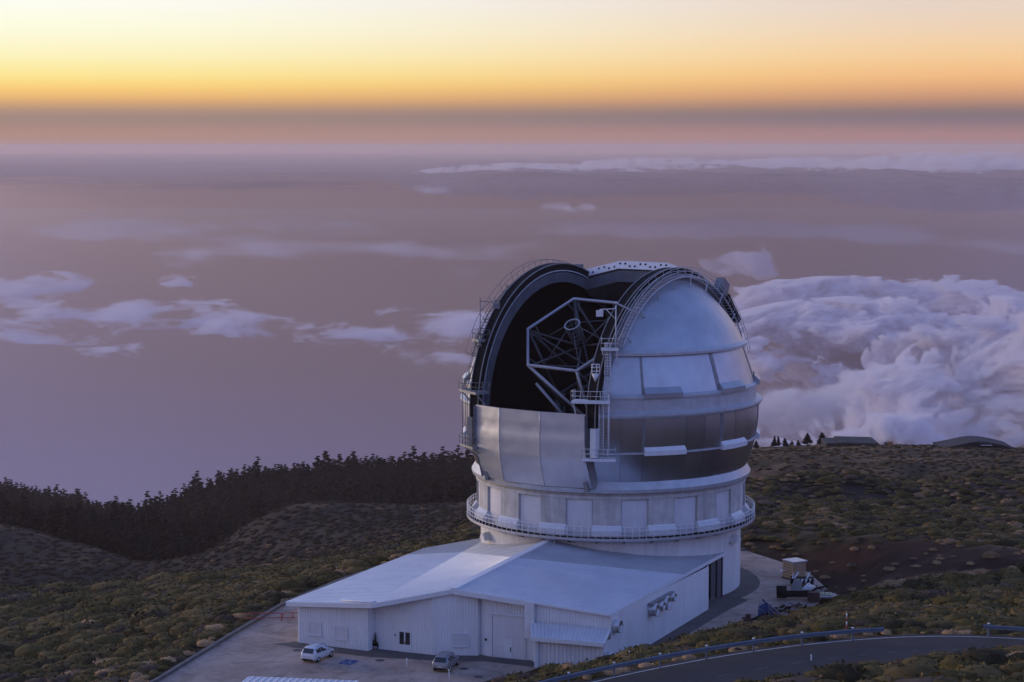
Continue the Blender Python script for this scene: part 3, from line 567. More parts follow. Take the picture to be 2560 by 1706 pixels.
for side in (1, -1):
    k = 0; edges = [20, 36.8, 45.3, 53.7, 62.1, 70.6, 79, 87.5, 96, 104.5, 113, 121.5, 130, 138.5, 147, 160]
    for z0, z1 in ((15.25, 18.72), (18.95, 22.95)):
        for a0, a1 in zip(edges[:-1], edges[1:]):
            B = MB(); shell_patch(B, z0, z1, A_(a0), A_(a1), side, lambda z: rs(z) + (.03 if (k * 7) % 3 else 0), 5, 3, .14, gap=.012); B.build('shell_plate', M['alu'][(k * 3 + k // 5) % 5], OBS); k += 1
    for a0, a1 in zip(seams[:-1], seams[1:]):
        B = MB(); shell_patch(B, 23.7, 25.3, A_(a0), A_(a1), side, lambda z: 18.2, 1, 8, .12, gap=.01); B.build('shell_band', M['rim'], OBS)
        B = MB(); rad = lambda z: 18.05 + (16.5 - 18.05) * (z - 25.7) / 4.5
        shell_patch(B, 25.75, 30.2, A_(a0), A_(a1), side, rad, 3, 8, .15, gap=.05); B.build('shell_panel', M['cap'], OBS)
    na = 18
    for j in range(na):
        lo, hi_ = R(20) + (R(160) - R(20)) * j / na, R(20) + (R(160) - R(20)) * (j + 1) / na
    # cap as gores
    G = 14
    for j in range(G):
        rows = []
        for i in range(13):
            z = 30.75 + (39.05 - 30.75) * (1 - (1 - i / 12) ** 1.6); r = rs(z) - .12; l0 = math.asin(min(W / r, 1)); A0 = l0 + (math.pi - 2 * l0) * j / G; A1 = l0 + (math.pi - 2 * l0) * (j + 1) / G
            rows.append([L(r * math.cos(A0 + (A1 - A0) * q / 3), side * r * math.sin(A0 + (A1 - A0) * q / 3), z) for q in range(4)])
        B = MB(); B.grid(rows, True, side < 0); B.build('cap_gore', M['cap'], OBS)
    # rims
    for prof, nm in (([(18.1, 22.95), (18.75, 22.95), (18.95, 23.25), (18.95, 23.5), (18.15, 23.75)], 'rim'), ([(18.0, 25.25), (18.4, 25.25), (18.4, 25.5), (17.95, 25.8)], 'rim'), ([(16.3, 30.1), (16.95, 30.15), (16.95, 30.45), (16.15, 30.95)], 'rim'), ([(17.9, 18.68), (18.3, 18.68), (18.3, 18.86), (18.0, 18.96)], 'rim')):
        B = MB(); arc_profile(B, prof, R(20), R(165), side, 40); B.build(nm, M['rim'], OBS)
    for a in (45.3, 79, 113, 147):
        for z0, z1, rad, wd in ((18.95, 22.95, rs, .6), (25.75, 30.15, lambda z: 18.05 + (16.5 - 18.05) * (z - 25.7) / 4.5, .6)):
            if a == 45.3: wd = .3
            B = MB(); h = wd / 2 / 18; shell_patch(B, z0, z1, R(a) - h, R(a) + h, side, lambda z: rad(z) + .06, 3, 1, .14, gap=0); B.build('seam_strip', M['greysteel'], OBS)
        for zz, r0, ln, m in ((18.75, 18.12, 16.5, 'whitemetal'), (25.55, 18.05, 15, 'cap')):
            if a > 120: continue
            B = MB(); arc_profile(B, [(r0 - .15, zz - .2), (r0 + .6, zz - .2), (r0 + .62, zz + .35), (r0 - .1, zz + 1.0)], R(a + .3), R(a + ln), side, 6); B.build('vent_hood', M[m], OBS)
# inner black lining
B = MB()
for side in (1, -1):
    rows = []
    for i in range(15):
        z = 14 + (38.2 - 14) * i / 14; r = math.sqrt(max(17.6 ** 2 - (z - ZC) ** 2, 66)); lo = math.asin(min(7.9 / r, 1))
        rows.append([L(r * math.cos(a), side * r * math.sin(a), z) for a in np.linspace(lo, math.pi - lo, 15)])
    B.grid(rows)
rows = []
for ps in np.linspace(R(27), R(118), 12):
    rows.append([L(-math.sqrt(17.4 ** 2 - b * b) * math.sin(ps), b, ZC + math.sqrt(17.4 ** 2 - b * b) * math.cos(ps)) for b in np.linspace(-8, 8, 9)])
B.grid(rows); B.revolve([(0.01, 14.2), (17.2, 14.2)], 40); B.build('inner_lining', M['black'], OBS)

# arches that carry the shutter
def ap(ps, b, r): return L(r * math.sin(ps), b, ZC + r * math.cos(ps))
def arch_strip(B, ps0, ps1, quad, n=44):       # quad: closed list of (b, r)
    q = len(quad); vs = [ap(ps0 + (ps1 - ps0) * k / n, b, r) for k in range(n + 1) for b, r in quad]
    fs = [(k * q + i, k * q + (i + 1) % q, (k + 1) * q + (i + 1) % q, (k + 1) * q + i) for k in range(n) for i in range(q)]
    fs += [tuple(range(q)), tuple(n * q + i for i in range(q - 1, -1, -1))]; return B.add(vs, fs)
F0 = R(92); BK = R(-88)
for s in (1, -1):
    B = MB(); arch_strip(B, F0, BK, [(s * 7.95, 16.3), (s * 9.15, 16.3), (s * 9.15, 17.3), (s * 7.95, 17.3)]); arch = B.build('slit_arch', M['dark'], OBS)
    B = MB(); arch_strip(B, F0, BK, [(s * 7.88, 17.26), (s * 7.98, 17.26), (s * 7.98, 17.38), (s * 7.88, 17.38)]); B.build('track_rail', M['greysteel'], arch)
    B = MB(); arch_strip(B, F0, BK, [(s * 9.1, 17.28), (s * 9.2, 17.28), (s * 9.2, 17.4), (s * 9.1, 17.4)]); B.build('track_rail', M['greysteel'], arch)
    B = MB(); arch_strip(B, F0, BK, [(s * 7.85, 16.36), (s * 7.93, 16.36), (s * 7.93, 16.5), (s * 7.85, 16.5)]); B.build('seal_strip', M['rim'], arch)
    B = MB(); arch_strip(B, F0, BK, [(s * 7.9, 14.95), (s * 8.15, 14.95), (s * 8.15, 16.2), (s * 7.9, 16.2)]); B.build('arch_liner', M['liner'], arch)
    if s < 0: continue
    B = MB(); arch_strip(B, R(70), R(-75), [(s * 9.16, 15.7), (s * 9.5, 15.7), (s * 9.5, 16.7), (s * 9.16, 16.7)]); B.build('arch_fascia', M['greysteel'], arch)
# shutter parked behind the zenith
def sr(b): return 17.35 + 1.55 * (1 - sstep(3.4, 8.2, abs(b)) * 1.0) if abs(b) > 3.6 else 18.9
fb = [-8.7, -3.6, 3.6, 8.7]; fr = [17.55, 18.95, 18.95, 17.55]
shut = MB(); arch = []
for ps in np.linspace(R(-24), R(-100), 16): arch.append([ap(ps, b, r) for b, r in zip(fb, fr)])
shut.grid(arch, False, True)
inn = [[ap(ps, b, r - .5) for b, r in zip(fb, fr)] for ps in np.linspace(R(-24), R(-100), 16)]; shut.grid(inn, False)
shut = shut.build('shutter', M['alu'][2], OBS)
B = MB(); p0, p1 = R(-23.2), R(-24.5)
for i in range(3):
    for ra, rb in ((.06, -1.0),):
        B.hexa([ap(p0, fb[i], fr[i] + rb), ap(p0, fb[i + 1], fr[i + 1] + rb), ap(p1, fb[i + 1], fr[i + 1] + rb), ap(p1, fb[i], fr[i] + rb)], [ap(p0, fb[i], fr[i] + ra), ap(p0, fb[i + 1], fr[i + 1] + ra), ap(p1, fb[i + 1], fr[i + 1] + ra), ap(p1, fb[i], fr[i] + ra)])
beam = B.build('edge_beam', M['whitemetal'], shut)
B = MB(); pf = R(-23.15); nrm = Vector(ap(pf + .01, 0, 18)) - Vector(ap(pf, 0, 18)); nrm.normalize()
for i in range(22):
    b = -8.1 + 16.2 * i / 21; rr = np.interp(b, fb, fr) - (.3 if (i // 2) % 2 else .62); B.disc(Vector(ap(pf, b, rr)) + nrm * .01, nrm, .15, 8)
B.build('beam_hole', M['black'], shut)
B = MB(); inn = [[ap(ps, b, r - q) for b, r in zip([-8.1, -3.3, 3.3, 8.1], fr)] for ps, q in ((R(-23), 1.25), (R(-24), 2.7), (R(-40), 2.7))]; B.grid(inn, False)
B.build('shutter_liner', M['liner'], shut)
# lower wind screen in three facets
SB = [-8.05, -3.75, 2.2, 8.05]; SAt = [17.6, 18.6, 18.65, 17.7]; SAb = [16.0, 17.6, 17.6, 16.1]
scr = MB(); scr.hexa([L(14.8, -7.8, 14.6), L(14.8, 7.8, 14.6), L(15.3, 7.8, 14.6), L(15.3, -7.8, 14.6)], [L(16.2, -7.8, 23.2), L(16.2, 7.8, 23.2), L(16.7, 7.8, 23.2), L(16.7, -7.8, 23.2)]); scr = scr.build('wind_screen', M['dark'], OBS)
for i in range(3):
    nx, nzz = 12, 16; rows = []
    for j in range(nzz + 1):
        t = j / nzz; z = 14.55 + (23.5 - 14.55) * t; row = []
        for k in range(nx + 1):
            u = k / nx; b = SB[i] + (SB[i + 1] - SB[i]) * u; at = SAt[i] + (SAt[i + 1] - SAt[i]) * u; ab = SAb[i] + (SAb[i + 1] - SAb[i]) * u
            tt = min(t / .55, 1.0); a = ab + (at - ab) * (math.sin(tt * math.pi / 2))
            dent = .08 * (fbm(np.array([b * .8]), np.array([z * .9]), 3, 5)[0] - .5) * (1 if 0 < k < nx else 0) + (-.07 if j % 4 == 0 and 0 < j < nzz else 0)
            row.append(L(a + dent, b, z))
        rows.append(row)
    B = MB(); B.grid(rows, True); B.grid([rows[-1], [tuple(np.array(p) - dv * .35) for p in rows[-1]]], False); B.build('screen_plate', M['screen'], scr)
for q in (1, 2):
    B = MB(); zz = np.linspace(14.6, 23.5, 9); B.tube([L(SAb[q] + (SAt[q] - SAb[q]) * math.sin(min((z - 14.55) / 8.95 / .55, 1) * math.pi / 2) + .03, SB[q], z) for z in zz], .05, 4); B.build('edge_trim', M['gal'], scr)
for b in (-8.1, 8.1):
    B = MB(); z_ = np.linspace(14.55, 23.4, 9); B.grid([[L(np.interp(z, [14.55, 19.5, 23.5], [16.35, 17.95, 18.0]), b, z) for z in z_], [L(15.2, b, z) for z in z_]], False); B.build('screen_side', M['greysteel'], scr)
for b in (7.4, -7.2): B = MB(); B.beam(L(16.2, b, 14.2), L(16.6, b, 15.4), .5, .5); B.build('screen_foot', M['greysteel'], scr)

# walkways over the arches
for s in (1, -1):
    gm = M['gal'] if s > 0 else M['greysteel']
    wk = MB(); b0, b1 = s * 9.75, s * 10.65
    psr = (R(58), R(-70)) if s > 0 else (R(66), R(-30))
    n = 64
    for k in range(n):
        ps = psr[0] + (psr[1] - psr[0]) * (k + .5) / n; c0, c1 = Vector(ap(ps, b0, 16.5)), Vector(ap(ps, b1, 16.5))
        wk.beam(c0, c1, .26, .06)
    for b in (b0, b1): wk.tube([ap(psr[0] + (psr[1] - psr[0]) * k / 40, b, 16.3) for k in range(41)], .09, 5)
    wk = wk.build('walkway', gm, OBS)
    for b in (b0, b1):
        for r_ in ((17.0, 17.5) if s > 0 else (17.75,)):
            B = MB(); B.tube([ap(psr[0] + (psr[1] - psr[0]) * k / 40, b, r_) for k in range(41)], .035, 5); B.build('handrail', gm, wk)
        for k in range(23 if s > 0 else 12): ps = psr[0] + (psr[1] - psr[0]) * k / (22 if s > 0 else 11); B = MB(); B.beam(ap(ps, b, 16.3), ap(ps, b, 17.52 if s > 0 else 17.75), .05, .05, (1, 0, 0)); B.build('rail_post', gm, wk)
    for k in range(9):
        B = MB(); ps = psr[0] * .9 + (psr[1] * .9 - psr[0] * .9) * k / 8; r2 = math.sqrt(RS ** 2 - 10.4 ** 2) - .25; B.beam(ap(ps, b1, 16.6), ap(ps, b1, r2), .12, .12, (1, 0, 0)); B.beam(ap(ps, b0, 16.6), ap(ps, b1, 16.6), .1, .1); B.build('walkway_strut', gm, wk)
# boxes on the arch
B = MB(); 
q = [ap(R(-33), 9.3, 16.9), ap(R(-33), 10.5, 16.9), ap(R(-38.5), 10.5, 16.9), ap(R(-38.5), 9.3, 16.9)]; t_ = [ap(R(-32.5), 9.3, 18.6), ap(R(-32.5), 10.5, 18.6), ap(R(-37.5), 10.5, 18.6), ap(R(-37.5), 9.3, 18.6)]; B.hexa(q, t_); B.build('winch_box', M['greysteel'], OBS)
B = MB(); q = [ap(R(-40), 9.6, 16.9), ap(R(-40), 10.4, 16.9), ap(R(-55), 10.4, 16.9), ap(R(-55), 9.6, 16.9)]; t_ = [ap(R(-40), 9.6, 17.7), ap(R(-40), 10.4, 17.7), ap(R(-55), 10.4, 17.7), ap(R(-55), 9.6, 17.7)]; B.hexa(q, t_); B.build('cable_trunk', M['dark'], OBS)
B = MB(); B.box(np.array(ap(R(-18), -8.6, 17.6)), (1.1, .8, .5)); B.build('winch_box', M['greysteel'], OBS)
# platforms and ladders at the slit ends
def rail_box(B, corners, z, h=1.1, r=.03, openside=None):
    n = len(corners)
    for i in range(n):
        if i == openside: continue
        p, q = Vector((*corners[i][:2], z)), Vector((*corners[(i + 1) % n][:2], z))
        for hh in (h * .5, h): B.tube([p + Vector((0, 0, hh)), q + Vector((0, 0, hh))], r, 5)
        m = max(1, round((q - p).length / 1.1))
        for k in range(m + 1): c = p.lerp(q, k / m); B.tube([c, c + Vector((0, 0, h))], r, 5)
def platform(side, al0, al1, r0, r1, z, mesh_m, name='platform'):
    pts = [L(r * math.cos(a), side * r * math.sin(a), z) for r, a in ((r0, al0), (r1, al0), (r1, (al0 + al1) / 2), (r1, al1), (r0, al1))]
    B = MB(); B.prism(pts if side > 0 else pts[::-1], z - .3, z); o = B.build(name, mesh_m, OBS)
    B = MB(); rail_box(B, pts, z, 1.15, .032, 4); B.build('guard_rail', mesh_m, o)
    for a in (al0 + .01, al1 - .01): B = MB(); B.beam(L(r1 * math.cos(a) * .985, side * r1 * math.sin(a) * .985, z - .3), L((rs(z - 2)) * math.cos(a), side * rs(z - 2) * math.sin(a), z - 2), .14, .14); B.build('bracket', mesh_m, o)
    return o
def ladder(side, al, pts, m, cage=True, wd=.5):      # pts: (radius, z)
    tv = Vector(L(-math.sin(al), side * math.cos(al), 0)); P = [Vector(L(r * math.cos(al), side * r * math.sin(al), z)) for r, z in pts]; rv = Vector(L(math.cos(al), side * math.sin(al), 0))
    B = MB()
    for s in (-wd / 2, wd / 2): B.tube([p + tv * s for p in P], .045, 5)
    for a, b in zip(P[:-1], P[1:]):
        n = int((b - a).length / .32)
        for k in range(n): c = a.lerp(b, (k + .5) / n); B.beam(c - tv * wd / 2, c + tv * wd / 2, .035, .035)
    o = B.build('ladder', m, OBS)
    if cage:
        B = MB(); hoop = [(.36 * math.cos(x), .75 * math.sin(x)) for x in np.linspace(0, math.pi, 7)]
        for a, b in zip(P[:-1], P[1:]):
            n = max(1, int((b - a).length / 1.3))
            for k in range(n + 1): c = a.lerp(b, k / n); B.tube([c + tv * hx + rv * hy for hx, hy in hoop], .03, 4)
            for hx, hy in hoop[1:-1:1]: B.tube([a + tv * hx + rv * hy, b + tv * hx + rv * hy], .022, 4)
        B.build('cage', m, o)
    return o
for side, m in ((1, M['whitemetal']), (-1, M['greysteel'])):
    platform(side, R(20), R(33), 18.35, 20.3, 25.2, m); platform(side, R(23.5), R(35), 18.0, 20.0, 18.4, m)
    platform(side, R(29.5), R(36), 16.7, 18.2, 31.2, m)
    ladder(side, R(30), [(19.7, 18.4), (19.7, 25.2)], m, False); ladder(side, R(32.5), [(19.9, 18.4), (19.9, 26.0)], m, False, .1)
    ladder(side, R(32), [(19.2, 25.2), (17.2, 31.8)], m, True, .7)
    B = MB(); B.box(L(17.2, side * 9.0, 20.2), (.75, .7, 3.4), -PHI); o = B.build('electrical_cabinet', m if side > 0 else M['greysteel'], OBS)
    B = MB(); base = np.array(L(17.3 * math.cos(R(35)), side * 17.3 * math.sin(R(35)), 31.2)); tp = base + (0, 0, 4.6); tip = tp - dv * 0 + np.array([-1.9 if side > 0 else 2.0, -.3, -.1])
    B.tube([base, tp + (0, 0, .4)], .07, 6); B.tube([tp, tip], .06, 6); B.tube([tp + (0, 0, -1.3), tp * .4 + tip * .6], .045, 5); B.box(tip + (0, 0, -.45), (.8, .5, .7)); B.build('floodlight_mast', m, OBS)
B = MB(); 
c = np.array(L(16.9, 8.9, 28.3)); B.tube([c + (0, 0, -.9), c], [.05, .45], 8)
for zz in (.3, .75, 1.1): B.tube([c + (.5 * math.cos(x), .5 * math.sin(x), zz) for x in np.linspace(0, math.tau, 10, endpoint=False)], .03, 4, True)
for x in np.linspace(0, math.tau, 5, endpoint=False): B.tube([c + (.5 * math.cos(x), .5 * math.sin(x), 0), c + (.5 * math.cos(x), .5 * math.sin(x), 1.1)], .03, 4)
B.build('service_basket', M['whitemetal'], OBS)
B = MB(); B.tube([L(16.6 * math.cos(R(47)), 16.6 * math.sin(R(47)), 31.9 + 2.8), L(15.3, 10.6, 36.6)], .09, 5); B.build('stay', M['gal'], OBS)

# ------------------------------------------------------------------ telescope inside
ax = np.array([-.326, -.55, .77]); ax /= np.linalg.norm(ax)
ringc = np.array([-4.75, -7.6, 31.9]); pivot = ringc - ax * 13
TEL = empty('telescope', tuple(pivot + (0, 0, -5)), 'white hexagonal tube truss of the telescope inside the open dome', 'telescope')
# hexagon vertices measured as two edge vectors in the camera frame (right, up, depth)
def camv(r, u, d): return np.array([r, 0, 0]) + _up * u + _fw * d
VA, VB = camv(-5.76, .65, 3.99), camv(0, 4.41, 5.49); n_ = np.cross(VA, VB); n_ /= np.linalg.norm(n_); axn = n_ if n_[2] > 0 else -n_
hexv = [ringc + v for v in (VA, VB, VB - VA, -VA, -VB, VA - VB)]
B = MB(); B.tube(hexv, .21, 8, True); B.build('top_ring', M['tubewhite'], TEL)
low = ringc - axn * 10.5
lv = [low + (h - ringc) * .8 for h in hexv]
B = MB()
for i in range(6):
    m_ = (lv[i] + lv[(i + 1) % 6]) / 2; B.tube([hexv[i], m_], .17, 6); B.tube([hexv[(i + 1) % 6], m_], .17, 6)
B.build('truss_tube', M['tubegrey'], TEL)
B = MB(); B.tube(lv, .25, 6, True); B.tube([low - axn * .6 + (h - low) * .8 for h in lv], .3, 6, True); B.build('mirror_cell', M['tubegrey'], TEL)
bt = ringc + axn * 1.2 + camv(.0, .3, 0); bb = bt - axn * 3.4
def ringpts(c, r, n=16): return [c + (VA / np.linalg.norm(VA) * math.cos(x) + np.cross(axn, VA / np.linalg.norm(VA)) * math.sin(x)) * r for x in np.linspace(0, math.tau, n, endpoint=False)]
B = MB(); B.tube(ringpts(bt, .95), .09, 6, True); B.build('secondary_ring', M['tubewhite'], TEL)
B = MB()
for k in range(1, 6): B.tube(ringpts(bt - axn * .65 * k, .95 - .04 * k), .05, 5, True)
for p, q in list(zip(ringpts(bt, .95), ringpts(bb, .8)))[::2]: B.tube([p, q], .05, 5)
B.build('secondary_basket', M['tubegrey'], TEL)
B = MB()
for i, h in enumerate(hexv):
    d_ = (h - ringc); d_ /= np.linalg.norm(d_); s_ = np.cross(axn, d_) * .45
    B.tube([h - axn * .2, bb + d_ * .8], .13, 5)
    B.tube([h + s_ * 1.6 - d_ * .8, h - axn * 1.6 - d_ * 1.5], .07, 5); B.tube([h - s_ * 1.6 - d_ * .8, h - axn * 1.6 - d_ * 1.5], .07, 5); B.tube([h - axn * 1.6 - d_ * 1.5, bt + d_ * .9 - axn * .3], .07, 5)
B.build('spider_vane', M['tubegrey'], TEL)
B = MB()
for i in (0, 2, 4): B.tube([hexv[i], ringc - axn * 5.5, hexv[(i + 3) % 6]], .14, 5)
B.build('cross_brace', M['tubegrey'], TEL)
B = MB(); B.tube([low + np.array([.0, 0, 0]) + VA * .9, tuple(np.array(L(3, -6, 15)))], .5, 8); B.tube([low - VA * .9, tuple(np.array(L(3, 6, 15)))], .5, 8); B.tube([L(0, 0, 14.2), L(0, 0, 16.5)], 6.5, 20); B.build('fork_mount', M['tubegrey'], TEL)
# long front struts down to the mirror cell
B = MB()
for p, q in ((hexv[5], L(11.5, 4.2, 22.0)), (hexv[5] - axn * 3, L(10.5, 1.0, 21.2)), (hexv[4], L(10.2, 4.0, 21.2))): B.tube([p, q], .19, 7)
B.build('front_strut', M['tubewhite'], TEL)

# ------------------------------------------------------------------ service hall
HALL = empty('service_hall', (-8.0, -34.0, 0), 'low white metal hall with a broad shallow roof in front of the round tower', 'building')
AX = np.array([-18.75, -39.7, 7.3]); RBK = np.array([-7.6, -14.0, 7.85]); FL = np.array([-37.4, -33.6, 4.55]); BEND = np.array([-23.5, -2.4, 4.4]); TWL = np.array([-15.4, 2.0, 5.0]); VAL = np.array([-27.55, -39.2, 5.6])
FR = np.array([-2.15, -45.3, 5.8]); RB = np.array([14.9, -6.2, 5.25]); RB2 = np.array([12.8, -5.0, 5.4])
def lerp(a, b, t): return np.asarray(a) * (1 - t) + np.asarray(b) * t
def ribroof(name, A0, A1, B0, B1, m, parent, pitch=.8, rib=.07, rw=.2):
    """sheet between eave A0-A1 and top B0-B1 with ribs running from eave to top"""
    A0, A1, B0, B1 = map(np.asarray, (A0, A1, B0, B1)); ln = max(np.linalg.norm(A1 - A0), np.linalg.norm(B1 - B0)); n = max(2, int(ln / pitch)); B = MB(); lo, up_ = [], []
    nrm = np.cross(A1 - A0, B0 - A0); nrm = nrm / np.linalg.norm(nrm); nrm = nrm if nrm[2] > 0 else -nrm
    for i in range(n):
        t0, t1 = i / n, (i + 1) / n; d = (t1 - t0) * rw / pitch
        for t, h in ((t0, 0), (t1 - 3 * d, 0), (t1 - 2.4 * d, rib), (t1 - .6 * d, rib), (t1 - .001 * d, 0)): lo.append(lerp(A0, A1, t) + nrm * h); up_.append(lerp(B0, B1, t) + nrm * h)
    B.grid([lo, up_], False)
    B.grid([[A0 - (0, 0, .06), A1 - (0, 0, .06)], [B0 - (0, 0, .06), B1 - (0, 0, .06)]], False)
    return B.build(name, m, parent)
tL, tR = .60, .60
spl = lerp(AX, RBK, tL); splR = lerp(FR, RB, tR * .93); splL_e = lerp(FL, BEND, .86); splL_v = lerp(VAL, TWL, .74)
roofs = []
ribroof('roof_sheet', FR, splR, AX, spl, M['roof'], HALL); ribroof('roof_sheet', splR, RB, spl, RBK, M['roofdark'], HALL); ribroof('roof_sheet', RB, RB2, RBK, RBK + (.4, .9, 0), M['roofdark'], HALL)
ribroof('roof_sheet', VAL, splL_v, AX, spl, M['roof'], HALL); ribroof('roof_sheet', splL_v, TWL, spl, RBK, M['roofdark'], HALL)
ribroof('roof_sheet', FL, splL_e, VAL, splL_v, M['roof'], HALL); ribroof('roof_sheet', splL_e, BEND, splL_v, TWL, M['roofdark'], HALL)
B = MB(); B.beam(AX + (0, 0, .08), RBK + (0, 0, .08), .75, .2); B.build('ridge_cap', M['whitemetal'], HALL)
def fascia(p, q, h=.5, th=.14, m='whitemetal', nm='fascia', off=.04):
    p, q = np.asarray(p), np.asarray(q); B = MB(); B.beam(p + (0, 0, off - h / 2), q + (0, 0, off - h / 2), th, h); return B.build(nm, M[m], HALL)
fascia(FL, VAL); fascia(VAL, AX); MIDF = lerp(AX, FR, .50); fascia(AX, MIDF, .55); fascia(MIDF, FR, .22); fascia(FR, RB, .4); fascia(FL, BEND, .4); fascia(BEND, TWL, .4)
B = MB(); B.tube([VAL + (-3.4, 1.3, .12), VAL + (-.2, .1, .12), VAL + (.5, -.05, .3)], .1, 6); B.build('gutter_pipe', M['whitemetal'], HALL)
# walls of ribbed cladding
def cladwall(p, q, z0, zt, m='clad', pitch=.32, parent=None, name='wall', depth=.05):
    p, q = np.array(p, float), np.array(q, float); ln = np.linalg.norm(q - p); n = max(1, int(ln / pitch)); nr = np.array([(q - p)[1], -(q - p)[0]]) / ln; B = MB(); lo, hi = [], []
    zt = zt if callable(zt) else (lambda t, v=zt: v)
    for i in range(n):
        for f, d in ((0, 0), (.5, 0), (.6, depth), (.9, depth), (.9999, 0)):
            t = (i + f) / n; c = p + (q - p) * t + nr * d; lo.append((*c, z0)); hi.append((*c, zt(t)))
    B.grid([lo, hi], False)
    return B.build(name, M[m], parent or HALL)
wl = [(-36.1, -33.6), (-28.1, -37.45), (-27.5, -36.35), (-21.0, -39.2), (-16.1, -39.55), (-15.9, -39.0), (-15.0, -39.75), (-10.3, -41.65), (-10.0, -42.6)]
def rz(p):          # underside of the roof along the front
    x = p[0]
    return float(np.interp(x, [-37.4, -27.75, -18.75, -2.15], [4.3, 5.25, 6.95, 5.55]))
def W_(i, j, m='clad', **k): return cladwall(wl[i], wl[j], -.1, lambda t: rz(lerp(wl[i], wl[j], t)), m, **k)
w1 = W_(0, 1); W_(1, 2); wd = W_(2, 3); w4 = W_(3, 4); W_(4, 5); W_(5, 6); W_(6, 7); W_(7, 8)
cladwall((-22.6, -2.8), (-36.1, -33.6), -.1, 4.3)
RW0 = np.array([-2.9, -46.9]); RW1 = np.array([10.84, -17.2])
RWD = (RW1 - RW0) / np.linalg.norm(RW1 - RW0); RWN = np.array([RWD[1], -RWD[0]])
cladwall(RW0, RW1, -.1, lambda t: 3.25 if t * 32 < 1.9 else 5.72 - .5 * t, 'clad', .5, depth=.025)
# upper wall above the annex, pier at its left
UP0, UP1 = np.array([-10.0, -42.3]), np.array([-2.35, -44.95])
cladwall(UP0, UP1, 4.0, lambda t: rz(lerp(UP0, UP1, t)) + .05)
B = MB(); B.box((-10.55, -42.35, 4.6), (1.05, .5, 3.9), -.33); B.build('pier', M['clad'], HALL)
cladwall(UP1, RW0 + RWD * 2.0, 3.0, 5.6)
# annex
an = [(-10.05, -44.4), (-2.92, -46.88)]
cladwall(an[0], an[1], -.1, 3.0, 'door', .42); cladwall((-10.0, -42.6), an[0], -.1, 3.4)
e0, e1 = np.array([-10.5, -44.95, 3.35]), np.array([-2.9, -47.55, 3.3]); t0, t1 = np.array([-10.6, -42.45, 4.35]), np.array([-2.1, -45.0, 4.3])
ribroof('annex_roof', e0, e1, t0, t1, M['roof'], HALL, .42, .06, .1)
fascia(e0, e1, .42); fascia(e1, t1, .3)
B = MB(); B.beam((-9.85, -44.62, 0), (-9.85, -44.62, 3.0), .35, .2, (0, 1, 0)); B.build('corner_trim', M['whitemetal'], HALL)
# dark glazed entrance in the tower wall beyond the end of the hall
for k in range(3):
    a0, a1 = R(40.2 + 4.3 * k), R(40.2 + 4.3 * (k + 1) - .35); B = MB(); arc(B, [(16.38, .06), (16.46, .06), (16.46, 4.9), (16.38, 4.9)], a0, a1, 3); B.build('glass_panel', M['glass' if k == 0 else 'glasspanel'], HALL)
for k in range(4): a0 = R(40.1 + 4.3 * k); B = MB(); arc(B, [(16.38, 0), (16.55, 0), (16.55, 5.1), (16.38, 5.1)], a0 - .006, a0 + .006, 1); B.build('mullion', M['dark'], HALL)
cladwall(RW1, (10.3, -12.6), -.1, 5.2)
# openings
def on_wall(i, j, t, w_, z0, z1, d=.07):
    p, q = np.array(wl[i]), np.array(wl[j]); dr = (q - p) / np.linalg.norm(q - p); nr = np.array([dr[1], -dr[0]]); c = lerp(p, q, t)
    return c, dr, nr
def slab(c, dr, nr, u0, u1, z0, z1, d0, d1, name, m, parent):
    B = MB(); q = [c + dr * u0 + nr * d0, c + dr * u1 + nr * d0, c + dr * u1 + nr * d1, c + dr * u0 + nr * d1]
    B.hexa([(*p, z0) for p in q], [(*p, z1) for p in q]); return B.build(name, M[m], parent)
def window(i, j, t, w_, z0, z1):
    c, dr, nr = on_wall(i, j, t, w_, z0, z1); h = w_ / 2
    f = slab(c, dr, nr, -h, h, z0, z1, .02, .065, 'window', 'door', HALL)
    for u0, u1, a, b in ((-h - .08, -h, z0 - .08, z1 + .08), (h, h + .08, z0 - .08, z1 + .08), (-h - .1, h + .1, z1, z1 + .1)): slab(c, dr, nr, u0, u1, a, b, .02, .13, 'frame', 'whitemetal', f)
    slab(c, dr, nr, -h - .12, h + .12, z0 - .12, z0, .02, .2, 'sill', 'whitemetal', f)
    n = 9
    for k in range(n): slab(c, dr, nr, -h, h, z0 + (z1 - z0) * (k + .1) / n, z0 + (z1 - z0) * (k + .85) / n, .065, .085, 'shutter_slat', 'door', f)
window(0, 1, .25, 1.45, 1.15, 2.45); window(0, 1, .625, 1.45, 1.0, 2.3); window(3, 4, .62, 1.6, 1.05, 2.35)
c, dr, nr = on_wall(2, 3, .53, 2, 0, 2)
ed = slab(c, dr, nr, -.75, .75, 0, 2.35, .03, .10, 'entrance_door', 'whitemetal', HALL)
for u in (-.36, .36): slab(c, dr, nr, u - .27, u + .27, .85, 2.2, .10, .12, 'pane', 'glass', ed)
slab(c, dr, nr, .02, .06, .9, 1.15, .12, .18, 'handle', 'dark', ed)
slab(c, dr, nr, -1.25, -1.1, 1.7, 1.85, .05, .12, 'intercom', 'dark', HALL)
c, dr, nr = on_wall(6, 7, .47, 3, 0, 4)
bd = slab(c, dr, nr, -1.85, 1.85, 0, 4.7, .03, .1, 'roller_door', 'door', HALL)
for k in range(4): slab(c, dr, nr, -1.8, 1.8, .08 + 1.16 * k, 1.2 + 1.16 * k, .1, .13, 'door_panel', 'door', bd)
slab(c, dr, nr, -.45, .45, .03, 2.1, .13, .16, 'wicket_door', 'whitemetal', bd); slab(c, dr, nr, .22, .32, .75, 1.25, .16, .2, 'handle', 'dark', bd)
slab(c, dr, nr, -2.0, 2.0, 4.7, 4.95, .03, .3, 'door_hood', 'whitemetal', HALL)
